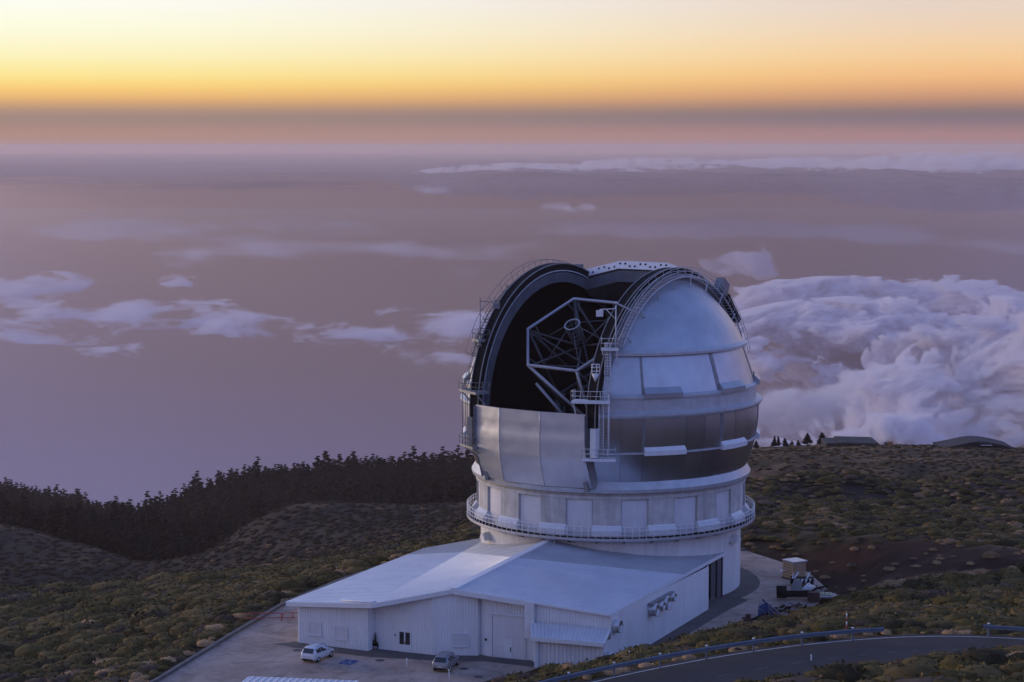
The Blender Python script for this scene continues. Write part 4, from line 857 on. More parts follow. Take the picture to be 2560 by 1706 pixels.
for u in (-2.0, 1.88): slab(c, dr, nr, u, u + .12, 0, 4.7, .03, .16, 'door_jamb', 'whitemetal', HALL)
slab(c, dr, nr, -2.75, -2.55, 1.7, 1.95, .05, .14, 'door_bell', 'dark', HALL)
# fan cowls on the long side wall
def cowl(s, z, r, nm='fan_cowl', ln=.75):
    c = np.array([*(RW0 + RWD * s), z]); n3 = np.array([*RWN, 0]); B = MB(); d3 = np.array([*RWD, 0]); n = 12; rows = []
    for o, k in ((.02, 1), (ln, 1), (ln, .82), (ln * .6, .8)): rows.append([c + n3 * o + (d3 * math.cos(x) + np.array([0, 0, 1]) * math.sin(x)) * r * k for x in np.linspace(0, math.tau, n + 1)])
    B.grid(rows, True); B.add(rows[-1][:-1], [tuple(range(n))]); return B.build(nm, M['gal'], HALL)
cowl(.9, 4.35 - .6, .0001) if False else None
cowl(2.9, 4.4, .72); cowl(.6, 1.3, .85)
for s, z, r in ((13.4, 4.0, .72), (15.4, 4.05, .5), (17.0, 4.05, .78), (19.0, 4.3, .5)): cowl(s, z, r, 'fan_cowl', .9)
B = MB(); c = RW0 + RWD * 16 + RWN * .4; B.box((*c, 4.75), (.5, 7.0, .22), -math.atan2(RWD[0], RWD[1])); B.build('cable_tray', M['greysteel'], HALL)
# dark strip of tar along the walls
st = [(-38.9, -34.3), (-36.2, -36.0), (-28.0, -40.0), (-21, -41.6), (-15.5, -42.0), (-10.3, -44.3), (-9.9, -43), (-10.2, -41), (-15.5, -39), (-21, -38.4), (-27.4, -35.6), (-28.1, -36.6), (-35.8, -33.0)]
sheet('wall_apron', st, .012, M['strip'])
ar = [tuple(RW0 + RWD * 3 + RWN * .0), tuple(RW0 + RWD * 3 + RWN * 2.0), tuple(RW1 + RWN * 2.2 - RWD * 1), (16.3, -12.0), (14.6, -10.2)] + [(18.9 * math.cos(a), 18.9 * math.sin(a)) for a in np.linspace(R(-36), R(64), 18)] + [(16.0 * math.cos(a), 16.0 * math.sin(a)) for a in np.linspace(R(64), R(-36), 18)] + [(7.5, -12.5), tuple(RW1 - RWN * .3)]
sheet('tower_apron', ar, .010, M['strip'])
for x, y in ((742, 1626), (949, 1651), (1160, 1672), (1196, 1692)):
    p = atz(x, y, .02); B = MB(); B.revolve([(.02, .05), (.42, .05), (.5, .02)], 16, (p[0], p[1])); tag(B.build('manhole_cover', M['strip']), kind='structure')
# parking bay marks and accessible bay symbol
def gline(p, q, wd, m, nm, z=.012):
    B = MB(); p, q = np.array(p[:2]), np.array(q[:2]); d = (q - p) / np.linalg.norm(q - p); n = np.array([-d[1], d[0]]) * wd / 2; B.add([(*(p - n), z), (*(q - n), z), (*(q + n), z), (*(p + n), z)], [(0, 1, 2, 3)]); return tag(B.build(nm, m), kind='structure')
M['fade'] = mat('faded_paint', (.42, .41, .42), .8, 0, (.34, .33, .335), 1.5)
for a, b in (((810, 1668), (868, 1638)), ((870, 1680), (935, 1646))): gline(atz(*a, 0), atz(*b, 0), .12, M['fade'], 'parking_line')
c = atz(871, 1656, 0)
B = MB(); dr_ = np.array([.9, -.42]); dn_ = np.array([.42, .9])
def gp(u, v, z): q = c[:2] + dr_ * u + dn_ * v; return (*q, z)
B.add([gp(-.8, -1.0, .012), gp(.8, -1.0, .012), gp(.8, 1.0, .012), gp(-.8, 1.0, .012)], [(0, 1, 2, 3)]); tag(B.build('accessible_bay_sign', M['bluepaint']), kind='structure')
B = MB()
def stroke(pts, wd=.11, z=.018):
    for (a, b), (a2, b2) in zip(pts[:-1], pts[1:]):
        d = math.hypot(a2 - a, b2 - b); nx, ny = -(b2 - b) / d * wd / 2, (a2 - a) / d * wd / 2; B.add([gp(a - nx, b - ny, z), gp(a2 - nx, b2 - ny, z), gp(a2 + nx, b2 + ny, z), gp(a + nx, b + ny, z)], [(0, 1, 2, 3)])
stroke([(-.1, .45), (-.05, 0), (.3, 0), (.45, -.5), (.6, -.45)]); stroke([(-.08, .25), (.25, .25)]); stroke([(-.12 + .38 * math.cos(x), -.22 + .38 * math.sin(x)) for x in np.linspace(R(110), R(350), 9)])
B.disc(gp(-.1, .68, .018), (0, 0, 1), .13, 10); tag(B.build('wheelchair_symbol', M['fade']), kind='structure')

# ------------------------------------------------------------------ cars
def make_car(name, paint, label, loc, rz):
    car = empty(name, loc, label, 'car', 'cars parked in front of the hall', rz)
    st = [(-2.18, .70, .42, .72, .74, .66), (-2.14, .80, .36, .92, .96, .74), (-2.02, .86, .30, 1.02, 1.14, .74), (-1.72, .90, .28, 1.04, 1.56, .62), (-1.2, .91, .27, 1.03, 1.64, .64), (-.1, .91, .27, 1.0, 1.66, .65), (.45, .91, .27, .98, 1.58, .63),
          (1.02, .90, .28, .96, 1.06, .70), (1.2, .89, .28, .94, .99, .72), (1.75, .86, .30, .84, .88, .70), (2.05, .78, .36, .70, .73, .62), (2.17, .62, .42, .58, .6, .5)]
    rows = []
    for x, w_, z0, hb, hr, wr in st:
        h = [(w_ * .86, z0), (w_, z0 + .14), (w_ + .015, (z0 + hb) / 2), (w_, hb), (wr + (w_ - wr) * .08, hr - .06 * min(1, hr - hb)), (wr * .75, hr + .02)]
        rows.append([(x, a, b) for a, b in h] + [(x, -a, b) for a, b in h[::-1]])
    B = MB(); B.grid([r_ + [r_[0]] for r_ in rows], True); B.add(rows[0], [tuple(range(12))]); B.add(rows[-1], [tuple(range(11, -1, -1))])
    def put(B, nm, m, parent): return link(nm, B.mesh(nm, m), parent)
    body = put(B, 'body', paint, car)
    for s in (1, -1):
        B = MB(); P = []
        for (x0, x1) in ((-1.62, -.75), (-.68, .22), (.28, .86)):
            f = lambda x, k: np.interp(x, [q[0] for q in st], [q[k] for q in st])
            pts = []
            for x, tt in ((x0, .06), (x1, .06), (x1, .86), (x0, .86)):
                hb, hr, w_, wr = f(x, 3), f(x, 4), f(x, 1), f(x, 5); y = w_ + (wr + (w_ - wr) * .08 - w_) * tt; pts.append((x, s * (y + .015), hb + (hr - .06 - hb) * tt))
            B.add(pts, [(0, 1, 2, 3) if s < 0 else (3, 2, 1, 0)])
        put(B, 'side_window', M['glass'], car)
        B = MB(); B.box((.78, s * .98, 1.02), (.12, .18, .14)); put(B, 'wing_mirror', paint, car)
        B = MB(); B.hexa([(-2.16, s * .60, .82), (-2.02, s * .89, .82), (-1.98, s * .87, .82), (-2.05, s * .60, .82)], [(-2.10, s * .60, 1.0), (-1.96, s * .88, 1.0), (-1.92, s * .86, 1.0), (-2.0, s * .60, 1.0)]); put(B, 'tail_lamp', M['lamp'], car)
        B = MB(); B.hexa([(2.0, s * .5, .62), (1.96, s * .78, .62), (1.8, s * .8, .62), (1.9, s * .5, .62)], [(2.0, s * .5, .76), (1.92, s * .78, .78), (1.76, s * .8, .8), (1.86, s * .5, .78)]); put(B, 'headlight', M['whitemetal'], car)
    B = MB(); B.add([(-2.10, -.66, 1.08), (-2.10, .66, 1.08), (-1.80, .58, 1.54), (-1.80, -.58, 1.54)], [(3, 2, 1, 0)]); put(B, 'rear_window', M['glass'], car)
    B = MB(); B.add([(1.03, -.70, 1.12), (1.03, .70, 1.12), (.5, .6, 1.61), (.5, -.6, 1.61)], [(0, 1, 2, 3)]); put(B, 'windscreen', M['glass'], car)
    B = MB(); B.box((-2.175, 0, .62), (.05, .55, .13)); put(B, 'number_plate', M['plate'], car)
    B = MB(); B.box((-2.16, 0, .40), (.10, 1.35, .16)); put(B, 'rear_bumper', M['dark'], car)
    for s in (.55, -.55): B = MB(); B.tube([(-1.4, s, 1.69), (.2, s, 1.71)], .02, 4); put(B, 'roof_rail', M['greysteel'], car)
    B = MB(); B.tube([(0, -.12, 0), (0, .12, 0)], .345, 18); tm = B.mesh('wheel', M['tyre']); B = MB(); B.tube([(0, -.125, 0), (0, .125, 0)], .2, 10); rm = B.mesh('rim', M['gal'])
    for x in (-1.32, 1.32):
        for s in (.80, -.80): wh = link('wheel', tm, car); wh.location = (x, s, .345); rim = link('rim', rm, wh)
    return car
def place_car(rearw, frontw, **k):
    a, b = atz(*rearw, 0)[:2], atz(*frontw, 0)[:2]; d = (b - a) / np.linalg.norm(b - a); n = np.array([-d[1], d[0]]); c = (a + b) / 2 + n * .8; c = a + d * 1.32 + n * .8
    return make_car(loc=(*c, .012), rz=math.atan2(d[1], d[0]), **k)
place_car((795, 1657), (832, 1641), name='parked_car', paint=M['carpaint'], label='white hatchback parked below the two shuttered windows of the left wing')
place_car((1124, 1679), (1148, 1660), name='parked_car', paint=M['carsilver'], label='silver estate car parked left of the big roller door')

# small container roof at the very front of the plaza
cb = empty('store_shed', (-34.5, -63, 0), 'white ribbed shed roof at the bottom edge of the plaza', 'shed')
c0, c1 = atz(622, 1693, 3.0), atz(850, 1702, 3.0); d = (c1 - c0)[:2]; d /= np.linalg.norm(d); n = np.array([d[1], -d[0]])
HALL_, HALL = HALL, cb
q0, q1 = c0, np.array([*(c0[:2] + d * 11), 3.0]); r0, r1 = np.array([*(q0[:2] + n * 5), 3.1]), np.array([*(q1[:2] + n * 5), 3.1])
ribroof('roof_sheet', q0, q1, r0, r1, M['roof'], cb, .62, .09, .12)
fascia(q0, r0, .25); fascia(q0, q1, .2); 
for a, b in ((q0, q1), (q1, r1), (r1, r0), (r0, q0)): B = MB(); B.beam((*a[:2], 1.4), (*b[:2], 1.4), .12, 2.9); B.build('wall', M['clad'], cb)
HALL = HALL_
# red barrier beside the left wing
bp = atz(705, 1552, 0); BAR = empty('barrier', (bp[0], bp[1], 0), 'red tubular swing barrier across the lane left of the hall', 'barrier')
B = MB(); e_ = np.array([1, .08, 0]); v3 = lambda u, z: bp + e_ * u + np.array([0, 0, z])
B.tube([v3(-.02, 0), v3(-.02, 1.0)], .07, 6); B.build('post', M['red'], BAR)
B = MB(); B.tube([v3(-4.4, .9), v3(-.5, .9), v3(-.1, .75)], .05, 6); B.tube([v3(-4.4, .35), v3(-.1, .35)], .05, 6); B.build('boom', M['red'], BAR)
B = MB(); B.tube([v3(.15, .4), v3(.1, .7), v3(.35, .9), v3(3.6, .9)], .05, 6); B.tube([v3(.15, .4), v3(.4, .32), v3(3.6, .32)], .05, 6); B.tube([v3(1.25, .32), v3(1.25, .9)], .07, 6); B.build('boom', M['red'], BAR)
# slender posts on the plaza
for x, y, h, lab in ((1017, 1672, .95, 'thin white post on the plaza near the silver car'), (1123, 1706, 1.2, 'thin white post at the front edge of the plaza, below the silver car')):
    p = atz(x, y, 0); o = empty('bollard', tuple(p), lab, 'bollard', 'white posts on the plaza')
    B = MB(); B.tube([p, p + (0, 0, h)], .045, 6); B.build('shaft', M['whitemetal'], o); B = MB(); B.tube([p + (0, 0, h), p + (0, 0, h + .14)], .09, 8); B.build('cap', M['whitemetal'], o)
# potted cypress by the door
p = atz(938, 1624, 0); CY = empty('potted_cypress', tuple(p), 'narrow dark potted cypress beside the entrance door', 'plant')
B = MB(); B.tube([p, p + (0, 0, .4)], [.25, .32], 8); B.build('pot', M['greysteel'], CY)
# snow poles: banded red and white
def snow_pole(p, h, lab):
    o = empty('snow_pole', tuple(p), lab, 'marker pole', 'banded snow poles'); n = 5
    for k in range(n): B = MB(); B.tube([p + np.array([0, 0, h * k / n]), p + np.array([0, 0, h * (k + 1) / n])], .05, 6); B.build('band', M['red' if k % 2 else 'whitemetal'], o)
def on_ground(x, y, dist):
    q = atd(x, y, dist); return np.array([q[0], q[1], float(terrain(np.array([q[0]]), np.array([q[1]]))[0])])
for x, y, d_, h, lab in ((1573, 1649, 154, 1.0, 'banded pole standing behind the guardrail below the annex'), (2116, 1597, 150, 1.5, 'banded pole on the right near the end of the long guardrail'), (841, 1451, 272, 1.5, 'banded pole at the bushes behind the left roof edge'), (1034, 1391, 292, 1.5, 'banded pole behind the roof, left of the tower'), (1971, 1392, 268, 1.2, 'banded pole just behind the cream cabinet')):
    snow_pole(on_ground(x, y, d_), h, lab)
p = on_ground(2028, 1657, 138.5); p[2] = ROADZ - .1; o = empty('road_delineator', tuple(p), 'short white delineator at the near verge of the road', 'marker post'); B = MB(); B.box(p + (0, 0, .25), (.1, .06, .5)); B.build('post', M['whitemetal'], o)
M['tanpanel'] = mat('tan_panel', (.36, .23, .13), .7, 0, (.42, .28, .17), 1.5)
# cream cabinet
KI = empty('equipment_cabinet', (23.6, .6, 0), 'cream slatted box cabinet with a grey lid on the paving right of the tower', 'cabinet', rz=0)
def lbox(c, s, rz, nm, m, par): B = MB(); B.box(c, s, rz); return B.build(nm, M[m], par)
ky = R(30); kc = np.array([23.5, .6]); kd = np.array([math.cos(ky), math.sin(ky)]); kn = np.array([-kd[1], kd[0]])
lbox((*kc, 1.15), (2.0, 2.0, 2.1), ky, 'body', 'rust', KI)
for u in range(6): c = kc - kd * 1.02 ; lbox((*c, .22 + .36 * u), (.06, 2.0, .3), ky, 'slat', 'cream', KI)
for s in (-1, 1): c = kc - kd * 1.05 + kn * .98 * s; lbox((*c, 1.15), (.08, .12, 2.15), ky, 'frame', 'cream', KI)
lbox((*kc, 2.28), (2.3, 2.3, .16), ky, 'lid', 'gal', KI); lbox((*kc, .05), (2.4, 2.4, .12), ky, 'pallet', 'rust', KI)
lbox((*(kc - kn * 1.02), 1.15), (1.9, .06, 2.0), ky, 'door', 'tanpanel', KI)
c = kc - kd * 1.6 + kn * .3; B = MB(); B.box((*c, 1.1), (.9, .5, .05), ky); B.build('shelf', M['whitemetal'], KI)
# blue steel trestle
tb = atz(1918, 1556, .2); TR = empty('steel_trestle', (tb[0], tb[1], 0), 'dark blue A-shaped steel frame standing on the paving edge', 'steel frame')
def tp(u, v, z): return np.array([tb[0] + u, tb[1] + v, z])
B = MB(); B.hexa([tp(-1.2, -.2, .2), tp(1.4, -.6, .2), tp(1.5, .4, .2), tp(-1.1, .8, .2)], [tp(-1.0, -.1, 2.2), tp(-.2, -.4, 2.6), tp(-.1, .5, 2.6), tp(-.9, .7, 2.2)]); B.build('web', M['blue'], TR)
B = MB(); B.beam(tp(-.6, 0, 2.9), tp(2.1, -.4, .6), .35, .2); B.build('flange', M['blue'], TR)
B = MB(); B.beam(tp(-1.2, 0, 2.0), tp(-.3, -.2, 2.6), .3, .08); B.build('top_plate', M['gal'], TR)
B = MB(); B.beam(tp(-1.0, -.3, 1.9), tp(1.3, -.7, .4), .14, .1); B.build('brace', M['rail'], TR); B = MB(); B.beam(tp(.1, -.45, 2.3), tp(.2, -.65, .3), .12, .1); B.build('brace', M['rail'], TR)
B = MB(); B.box(tp(.9, -1.0, .35), (.9, .3, .12), .4); B.build('foot', M['whitemetal'], TR)
# rusty beam left of the trestle
rb = atz(1868, 1566, .2); RU = empty('rusty_machine', (rb[0], rb[1], 0), 'rusty red machine part lying left of the blue frame', 'machine part')
B = MB(); B.box(rb + (0, 0, .5), (.9, .9, 1.0), .3); B.build('block', M['rust'], RU); B = MB(); B.tube([rb + (.1, 0, 1.0), rb + (.1, 0, 1.4)], .3, 8); B.build('stub', M['rust'], RU)
for k in (-.25, .25): B = MB(); B.beam(rb + (.4, k, .7), rb + (2.4, k + .6, 1.3), .16, .16); B.build('arm', M['dark'], RU)
# heap of stored telescope handling gear
rr = random.Random(5)
def gear(nm, x, y, lab, parts):
    c = atz(x, y, .1); o = empty(nm, (c[0], c[1], 0), lab, 'machinery'); B0 = {}
    for pn, m, fn in parts: B = MB(); fn(B, c); B.build(pn, M[m], o)
    return o
gear('steel_carriage', 1990, 1497, 'dark heap of steel carriage frames on the paving right of the blue frame', [
    ('chassis', 'dark', lambda B, c: [B.beam(c + (-2.2, -.4 + k * .8, .5), c + (2.3, -.9 + k * .8, .6), .3, .4) for k in (0, 1, 2)]),
    ('drum', 'dark', lambda B, c: B.tube([c + (-2.4, -.3, .9), c + (-1.2, -.5, .95)], .75, 14)),
    ('plate', 'greysteel', lambda B, c: B.hexa([c + (-.6, .5, .9), c + (.9, .2, .9), c + (1.0, .9, .9), c + (-.5, 1.2, .9)], [c + (-.2, .7, 2.1), c + (.4, .6, 2.3), c + (.5, .9, 2.3), c + (-.1, 1.0, 2.1)])),
    ('pipe', 'gal', lambda B, c: [B.tube([c + (.6 + .25 * k, -.6, 1.2), c + (1.6 + .2 * k, .7, 1.7 - .1 * k)], .12, 6) for k in range(5)]),
    ('crate', 'rust', lambda B, c: B.box(c + (1.9, -1.5, .6), (1.2, 1.0, 1.1), .2)),
    ('cap', 'whitemetal', lambda B, c: [B.box(c + (1.3 + .3 * k, .2 - .3 * k, 1.5), (.3, .2, .12), .4 * k) for k in range(3)])])
gear('lifting_frame', 2005, 1462, 'small steel lifting frame with white braces behind the dark heap', [
    ('deck', 'dark', lambda B, c: B.box(c + (0, 0, .55), (2.9, 1.8, .6), -.15)),
    ('brace', 'whitemetal', lambda B, c: B.beam(c + (-1.2, -.4, .7), c + (-.4, .3, 1.5), .14, .14)), ('brace', 'whitemetal', lambda B, c: B.beam(c + (.5, -.4, .7), c + (1.0, .3, 1.5), .14, .14)), ('brace', 'whitemetal', lambda B, c: B.beam(c + (-1.3, -.5, .75), c + (-1.0, .6, 1.3), .1, .1)),
    ('roller', 'gal', lambda B, c: [B.tube([c + (-.7 + .5 * k, -.9, .3), c + (-.6 + .5 * k, -.9, .9)], .16, 8) for k in range(4)])])
rr = random.Random(9)
def scrap(B, c, n, spread, seed):
    q = random.Random(seed)
    for k in range(n):
        a = c + (q.uniform(-spread, spread), q.uniform(-spread * .7, spread * .7), q.uniform(.12, .5)); b = a + (q.uniform(-1.4, 1.4), q.uniform(-.9, .9), q.uniform(-.3, .55)); b[2] = max(b[2], .2); B.beam(a, b, q.uniform(.1, .3), q.uniform(.1, .3))
for x, y, lab, sd in ((2000, 1528, 'tangle of dark steel bars at the bushes below the carriage heap', 3), (2028, 1478, 'tangle of dark steel bars left of the flat trailer', 4), (1945, 1530, 'low tangle of dark bars between the blue frame and the carriage heap', 6)):
    c = atz(x, y, .05); o = empty('scrap_heap', (c[0], c[1], 0), lab, 'scrap metal', 'scrap heaps beside the tower')
    for pn, m, n_ in (('bar_pile', 'dark', 11), ('bar_pile', 'greysteel', 4), ('bar_pile', 'rust', 3)): B = MB(); scrap(B, c, n_, 1.3, sd * 7 + n_); tag(B.build(pn, M[m], o), kind='stuff')
tr = atz(2060, 1490, .6); tr[2] = float(terrain(np.array([tr[0], tr[0] + 1.5, tr[0] + 1]), np.array([tr[1], tr[1] + 1, tr[1] - .9])).max()) + .55; FT = empty('flat_trailer', (tr[0], tr[1], 0), 'grey flat trailer carrying a pale yellow slotted frame', 'trailer')
B = MB(); B.hexa([tr + (-1.5, -.9, 0), tr + (1.75, -.9, 0), tr + (1.5, 1.4, 0), tr + (-1.5, 1.4, 0)], [tr + (-1.5, -.9, .14), tr + (1.75, -.9, .14), tr + (1.5, 1.4, .14), tr + (-1.5, 1.4, .14)]); B.build('deck', M['greysteel'], FT)
for u in (-1.0, .9): B = MB(); B.tube([tr + (u, -.5, -.35), tr + (u, .9, -.35)], .28, 10); B.build('wheel', M['tyre'], FT)
fy = empty('slotted_frame', (tr[0], tr[1], float(tr[2]) + .14), 'pale yellow slotted frame lying on the flat trailer', 'frame')
yz = .22
for v in (.1, 1.2): B = MB(); B.box(tr + (-.25, v, yz), (2.5, .16, .12)); B.build('side_bar', M['yellow'], fy)
for k in range(6): B = MB(); B.box(tr + (-1.45 + .48 * k, .65, yz), (.14, 1.05, .12)); B.build('cross_bar', M['yellow'], fy)

# ------------------------------------------------------------------ guardrails
def guardrail(pix, lab, dz=.72):
    P = []
    for x, y in pix: P.append(atz(x, y, ROADZ + dz)[:2])
    P = dense(np.array(P), 4); base = (P[0][0], P[0][1], ROADZ)
    o = empty('guardrail', base, lab, 'guardrail', 'guardrails along the road')
    B = MB(); prof = [(-.155, 0), (-.12, -.06), (-.05, -.06), (-.02, 0), (.02, 0), (.05, -.06), (.12, -.06), (.155, 0)]; T = np.gradient(P, axis=0); T /= np.linalg.norm(T, axis=1)[:, None]; nn = np.stack([T[:, 1], -T[:, 0]], 1)
    B.grid([[(P[i][0] + nn[i][0] * -d, P[i][1] + nn[i][1] * -d, ROADZ + dz + h) for h, d in prof] for i in range(len(P))], False); B.grid([[(P[i][0] - nn[i][0] * (.02 - d), P[i][1] - nn[i][1] * (.02 - d), ROADZ + dz + h) for h, d in prof] for i in range(len(P))], False, True); B.build('beam', M['rail'], o)
    L_ = np.concatenate([[0], np.cumsum(np.linalg.norm(np.diff(P, axis=0), axis=1))])
    for s in np.arange(.4, L_[-1], 4.0):
        c = np.array([np.interp(s, L_, P[:, 0]), np.interp(s, L_, P[:, 1])]); g = float(terrain(np.array([c[0]]), np.array([c[1]]))[0]); B = MB(); B.box((c[0] - .0, c[1] + .12, (g - .2 + ROADZ + dz + .2) / 2), (.12, .12, ROADZ + dz + .2 - g + .2)); po = B.build('post', M['rail'], o)
        B = MB(); B.box((c[0], c[1] + .1, ROADZ + dz + .23), (.16, .14, .07)); B.build('cap', M['whitemetal'], po)
guardrail([(1180, 1752), (1345, 1710), (1471, 1680), (1600, 1653), (1720, 1631), (1860, 1608), (2000, 1590), (2110, 1580), (2210, 1574)], 'long blue-grey guardrail running along the road below the hall')
guardrail([(2458, 1567), (2520, 1571), (2600, 1577), (2750, 1588), (2950, 1606)], 'short stretch of guardrail at the right edge of the view')

# ------------------------------------------------------------------ low buildings on the plateau
def plateau(x, dist): q = atd(x, 1110, dist); return np.array([q[0], q[1], float(terrain(np.array([q[0]]), np.array([q[1]]))[0])])
p = plateau(2125, 585); RES = empty('residence', tuple(p), 'low grey flat-roofed house left of the two on the far plateau', 'house')
k = 612 / FPX
B = MB(); B.prism([(p[0] - 7.4, p[1] - 5), (p[0] + 5.7, p[1] - 5), (p[0] + 5.7, p[1] + 5), (p[0] - 7.4, p[1] + 5)], p[2] - 1, p[2] + 1.6); B.build('wall', M['stone'], RES)
B = MB(); B.hexa([p + (-3.6, -6.5, 1.55), p + (7.4, -6.5, 1.15), p + (7.4, 6, 1.15), p + (-3.6, 6, 1.55)], [p + (-3.6, -6.5, 2.05), p + (7.0, -6.5, 1.75), p + (7.0, 6, 1.75), p + (-3.6, 6, 2.05)]); B.build('roof', M['stoneroof'], RES)
B = MB(); B.hexa([p + (-7.6, -5.3, 1.3), p + (-3.7, -5.3, 1.4), p + (-3.7, 5, 1.4), p + (-7.6, 5, 1.3)], [p + (-7.4, -5.3, 1.6), p + (-3.7, -5.3, 1.75), p + (-3.7, 5, 1.75), p + (-7.4, 5, 1.6)]); B.build('roof', M['stoneroof'], RES)
B = MB(); B.box(p + (3.2, -5.05, .75), (4.5, .1, 1.3)); B.build('window', M['glass'], RES)
p = plateau(2436, 575); VIS = empty('residence', tuple(p), 'low grey house under a long curved roof at the right of the far plateau', 'house')
top = [(-10.2, .75), (-8, 1.1), (-5, 1.7), (-2.5, 2.3), (0, 2.55), (3, 2.35), (6, 1.75), (9.3, .95)]
B = MB(); B.grid([[p + (x, -5, z) for x, z in top], [p + (x, 6, z) for x, z in top]], False); B.grid([[p + (x, -5, z - .45) for x, z in top], [p + (x, -5, z) for x, z in top]], False); B.grid([[p + (x, 6, z - .45) for x, z in top], [p + (x, 6, z) for x, z in top]], False); B.grid([[p + (x, -5, z - .45) for x, z in top], [p + (x, 6, z - .45) for x, z in top]], False); B.build('roof', M['stoneroof'], VIS)
B = MB(); B.grid([[p + (x, -4.2, -1.2) for x, z in top[1:]], [p + (x, -4.2, z - .4) for x, z in top[1:]]], False); B.grid([[p + (9.2, -4.2, -1.2), p + (9.2, 5.5, -1.2)], [p + (9.2, -4.2, .6), p + (9.2, 5.5, .6)]]); B.build('wall', M['stone'], VIS)
for x, w_, z in ((-6, 3.2, .3), (-2.6, 2.6, .5), (2.2, 3.4, .9), (6.6, 3, .25)): B = MB(); B.box(p + (x, -4.26, z), (w_, .08, .8)); B.build('window', M['glass'], VIS)
B = MB(); B.box(p + (2.2, -4.7, 1.45), (3.0, .7, .12)); B.build('canopy', M['whitemetal'], VIS)
for x, m, s, lab in ((2225, 'orange', (1.6, 1.2, 1.1), 'tan crate on the skyline between the two far houses'), (2213, 'rail', (.9, .8, 1.0), 'small bluish box just left of the tan crate on the skyline'), (2252, 'gal', (.8, .6, .7), 'small pale box right of the tan crate on the skyline')):
    p = plateau(x, 612); B = MB(); B.box(p + (0, 0, s[2] / 2), s); B.box(p + (0, 0, s[2] + .05), (s[0] * 1.06, s[1] * 1.06, .1)); B.box(p + (0, 0, s[2] * .5), (s[0] * 1.04, s[1] * 1.04, .12)); tag(B.build('storage_crate', M[m]), lab, 'crate', 'crates on the far skyline')

# ------------------------------------------------------------------ vegetation
def leafclump(n_blade, seed, flat=.7, core=1, spread=.42, blade=.34):
    """one rounded bush of unit radius: lumpy core plus small leaf faces"""
    g = np.random.default_rng(seed); V, Fc, C = [], [], []
    import bmesh
    bm = bmesh.new(); bmesh.ops.create_icosphere(bm, subdivisions=core, radius=1); vs = np.array([v.co for v in bm.verts]); fs = np.array([[v.index for v in f.verts] for f in bm.faces]); bm.free()
    rr_ = .62 + .55 * fbm(vs[:, 0] * 1.6 + seed * 7.1 + 9, vs[:, 1] * 1.6 + vs[:, 2] * 1.1 + 5, 3, seed); vs = vs * rr_[:, None]; vs[:, 2] = vs[:, 2] * flat; keep = vs[fs][:, :, 2].max(1) > .02
    V.append(vs); Fc.append(fs[keep]); C.append(np.full((len(vs), 1), .75) + .5 * (rr_[:, None] - .9)); off = len(vs)
    d = g.normal(size=(n_blade, 3)); d[:, 2] = np.abs(d[:, 2]) * .9 + .02; d /= np.linalg.norm(d, axis=1)[:, None]
    c = d * (g.uniform(.6, 1.02, (n_blade, 1))) * np.array([1, 1, flat]); a = g.normal(size=(n_blade, 3)); a -= (a * d).sum(1)[:, None] * d * .6; a /= np.linalg.norm(a, axis=1)[:, None]; b = np.cross(a, d); b /= np.linalg.norm(b, axis=1)[:, None] + 1e-6
    s = g.uniform(.5, 1.1, (n_blade, 1)) * blade; tri = np.stack([c - a * s * .6, c + a * s * .6, c + d * s * spread * 2 + b * s * .4], 1)
    V.append(tri.reshape(-1, 3)); Fc.append(np.arange(n_blade * 3).reshape(-1, 3) + off); C.append(np.repeat(g.uniform(.7, 1.5, (n_blade, 1)), 3, 0))
    return np.concatenate(V), np.concatenate(Fc), np.concatenate(C)
def scatter(name, protos, P, S, RZ, TI, idx):
    """one mesh of many plants: P positions, S scales (n,3), TI tints (n,3)"""
    Vs, Fs, Cs, off = [], [], [], 0
    for k, (v, f, c) in enumerate(protos):
        sel = np.where(idx == k)[0]
        if not len(sel): continue
        co, si = np.cos(RZ[sel])[:, None], np.sin(RZ[sel])[:, None]; x, y, z = v[:, 0], v[:, 1], v[:, 2]
        q = np.stack([(x * co - y * si) * S[sel, 0:1], (x * si + y * co) * S[sel, 1:2], z[None] * S[sel, 2:3]], -1) + P[sel][:, None, :]
        Vs.append(q.reshape(-1, 3)); Cs.append((TI[sel][:, None, :] * c[None]).reshape(-1, 3)); n = len(v); Fs.append((f[None] + (np.arange(len(sel)) * n)[:, None, None] + off).reshape(-1, 3)); off += n * len(sel)
    return link(name, npmesh(name, np.concatenate(Vs), np.concatenate(Fs), M['veg'], np.concatenate(Cs), False))
GREEN = np.array([.105, .080, .026]); OLIVE = np.array([.15, .105, .04]); TAN = np.array([.42, .26, .13]); DARKG = np.array([.055, .044, .020]); PURP = np.array([.12, .08, .055])
prot = [leafclump(72, s, .5 + .05 * (s % 3), 2, .4, .2) for s in range(1, 9)]
protf = [leafclump(12, s, .6, 1) for s in range(11, 15)]
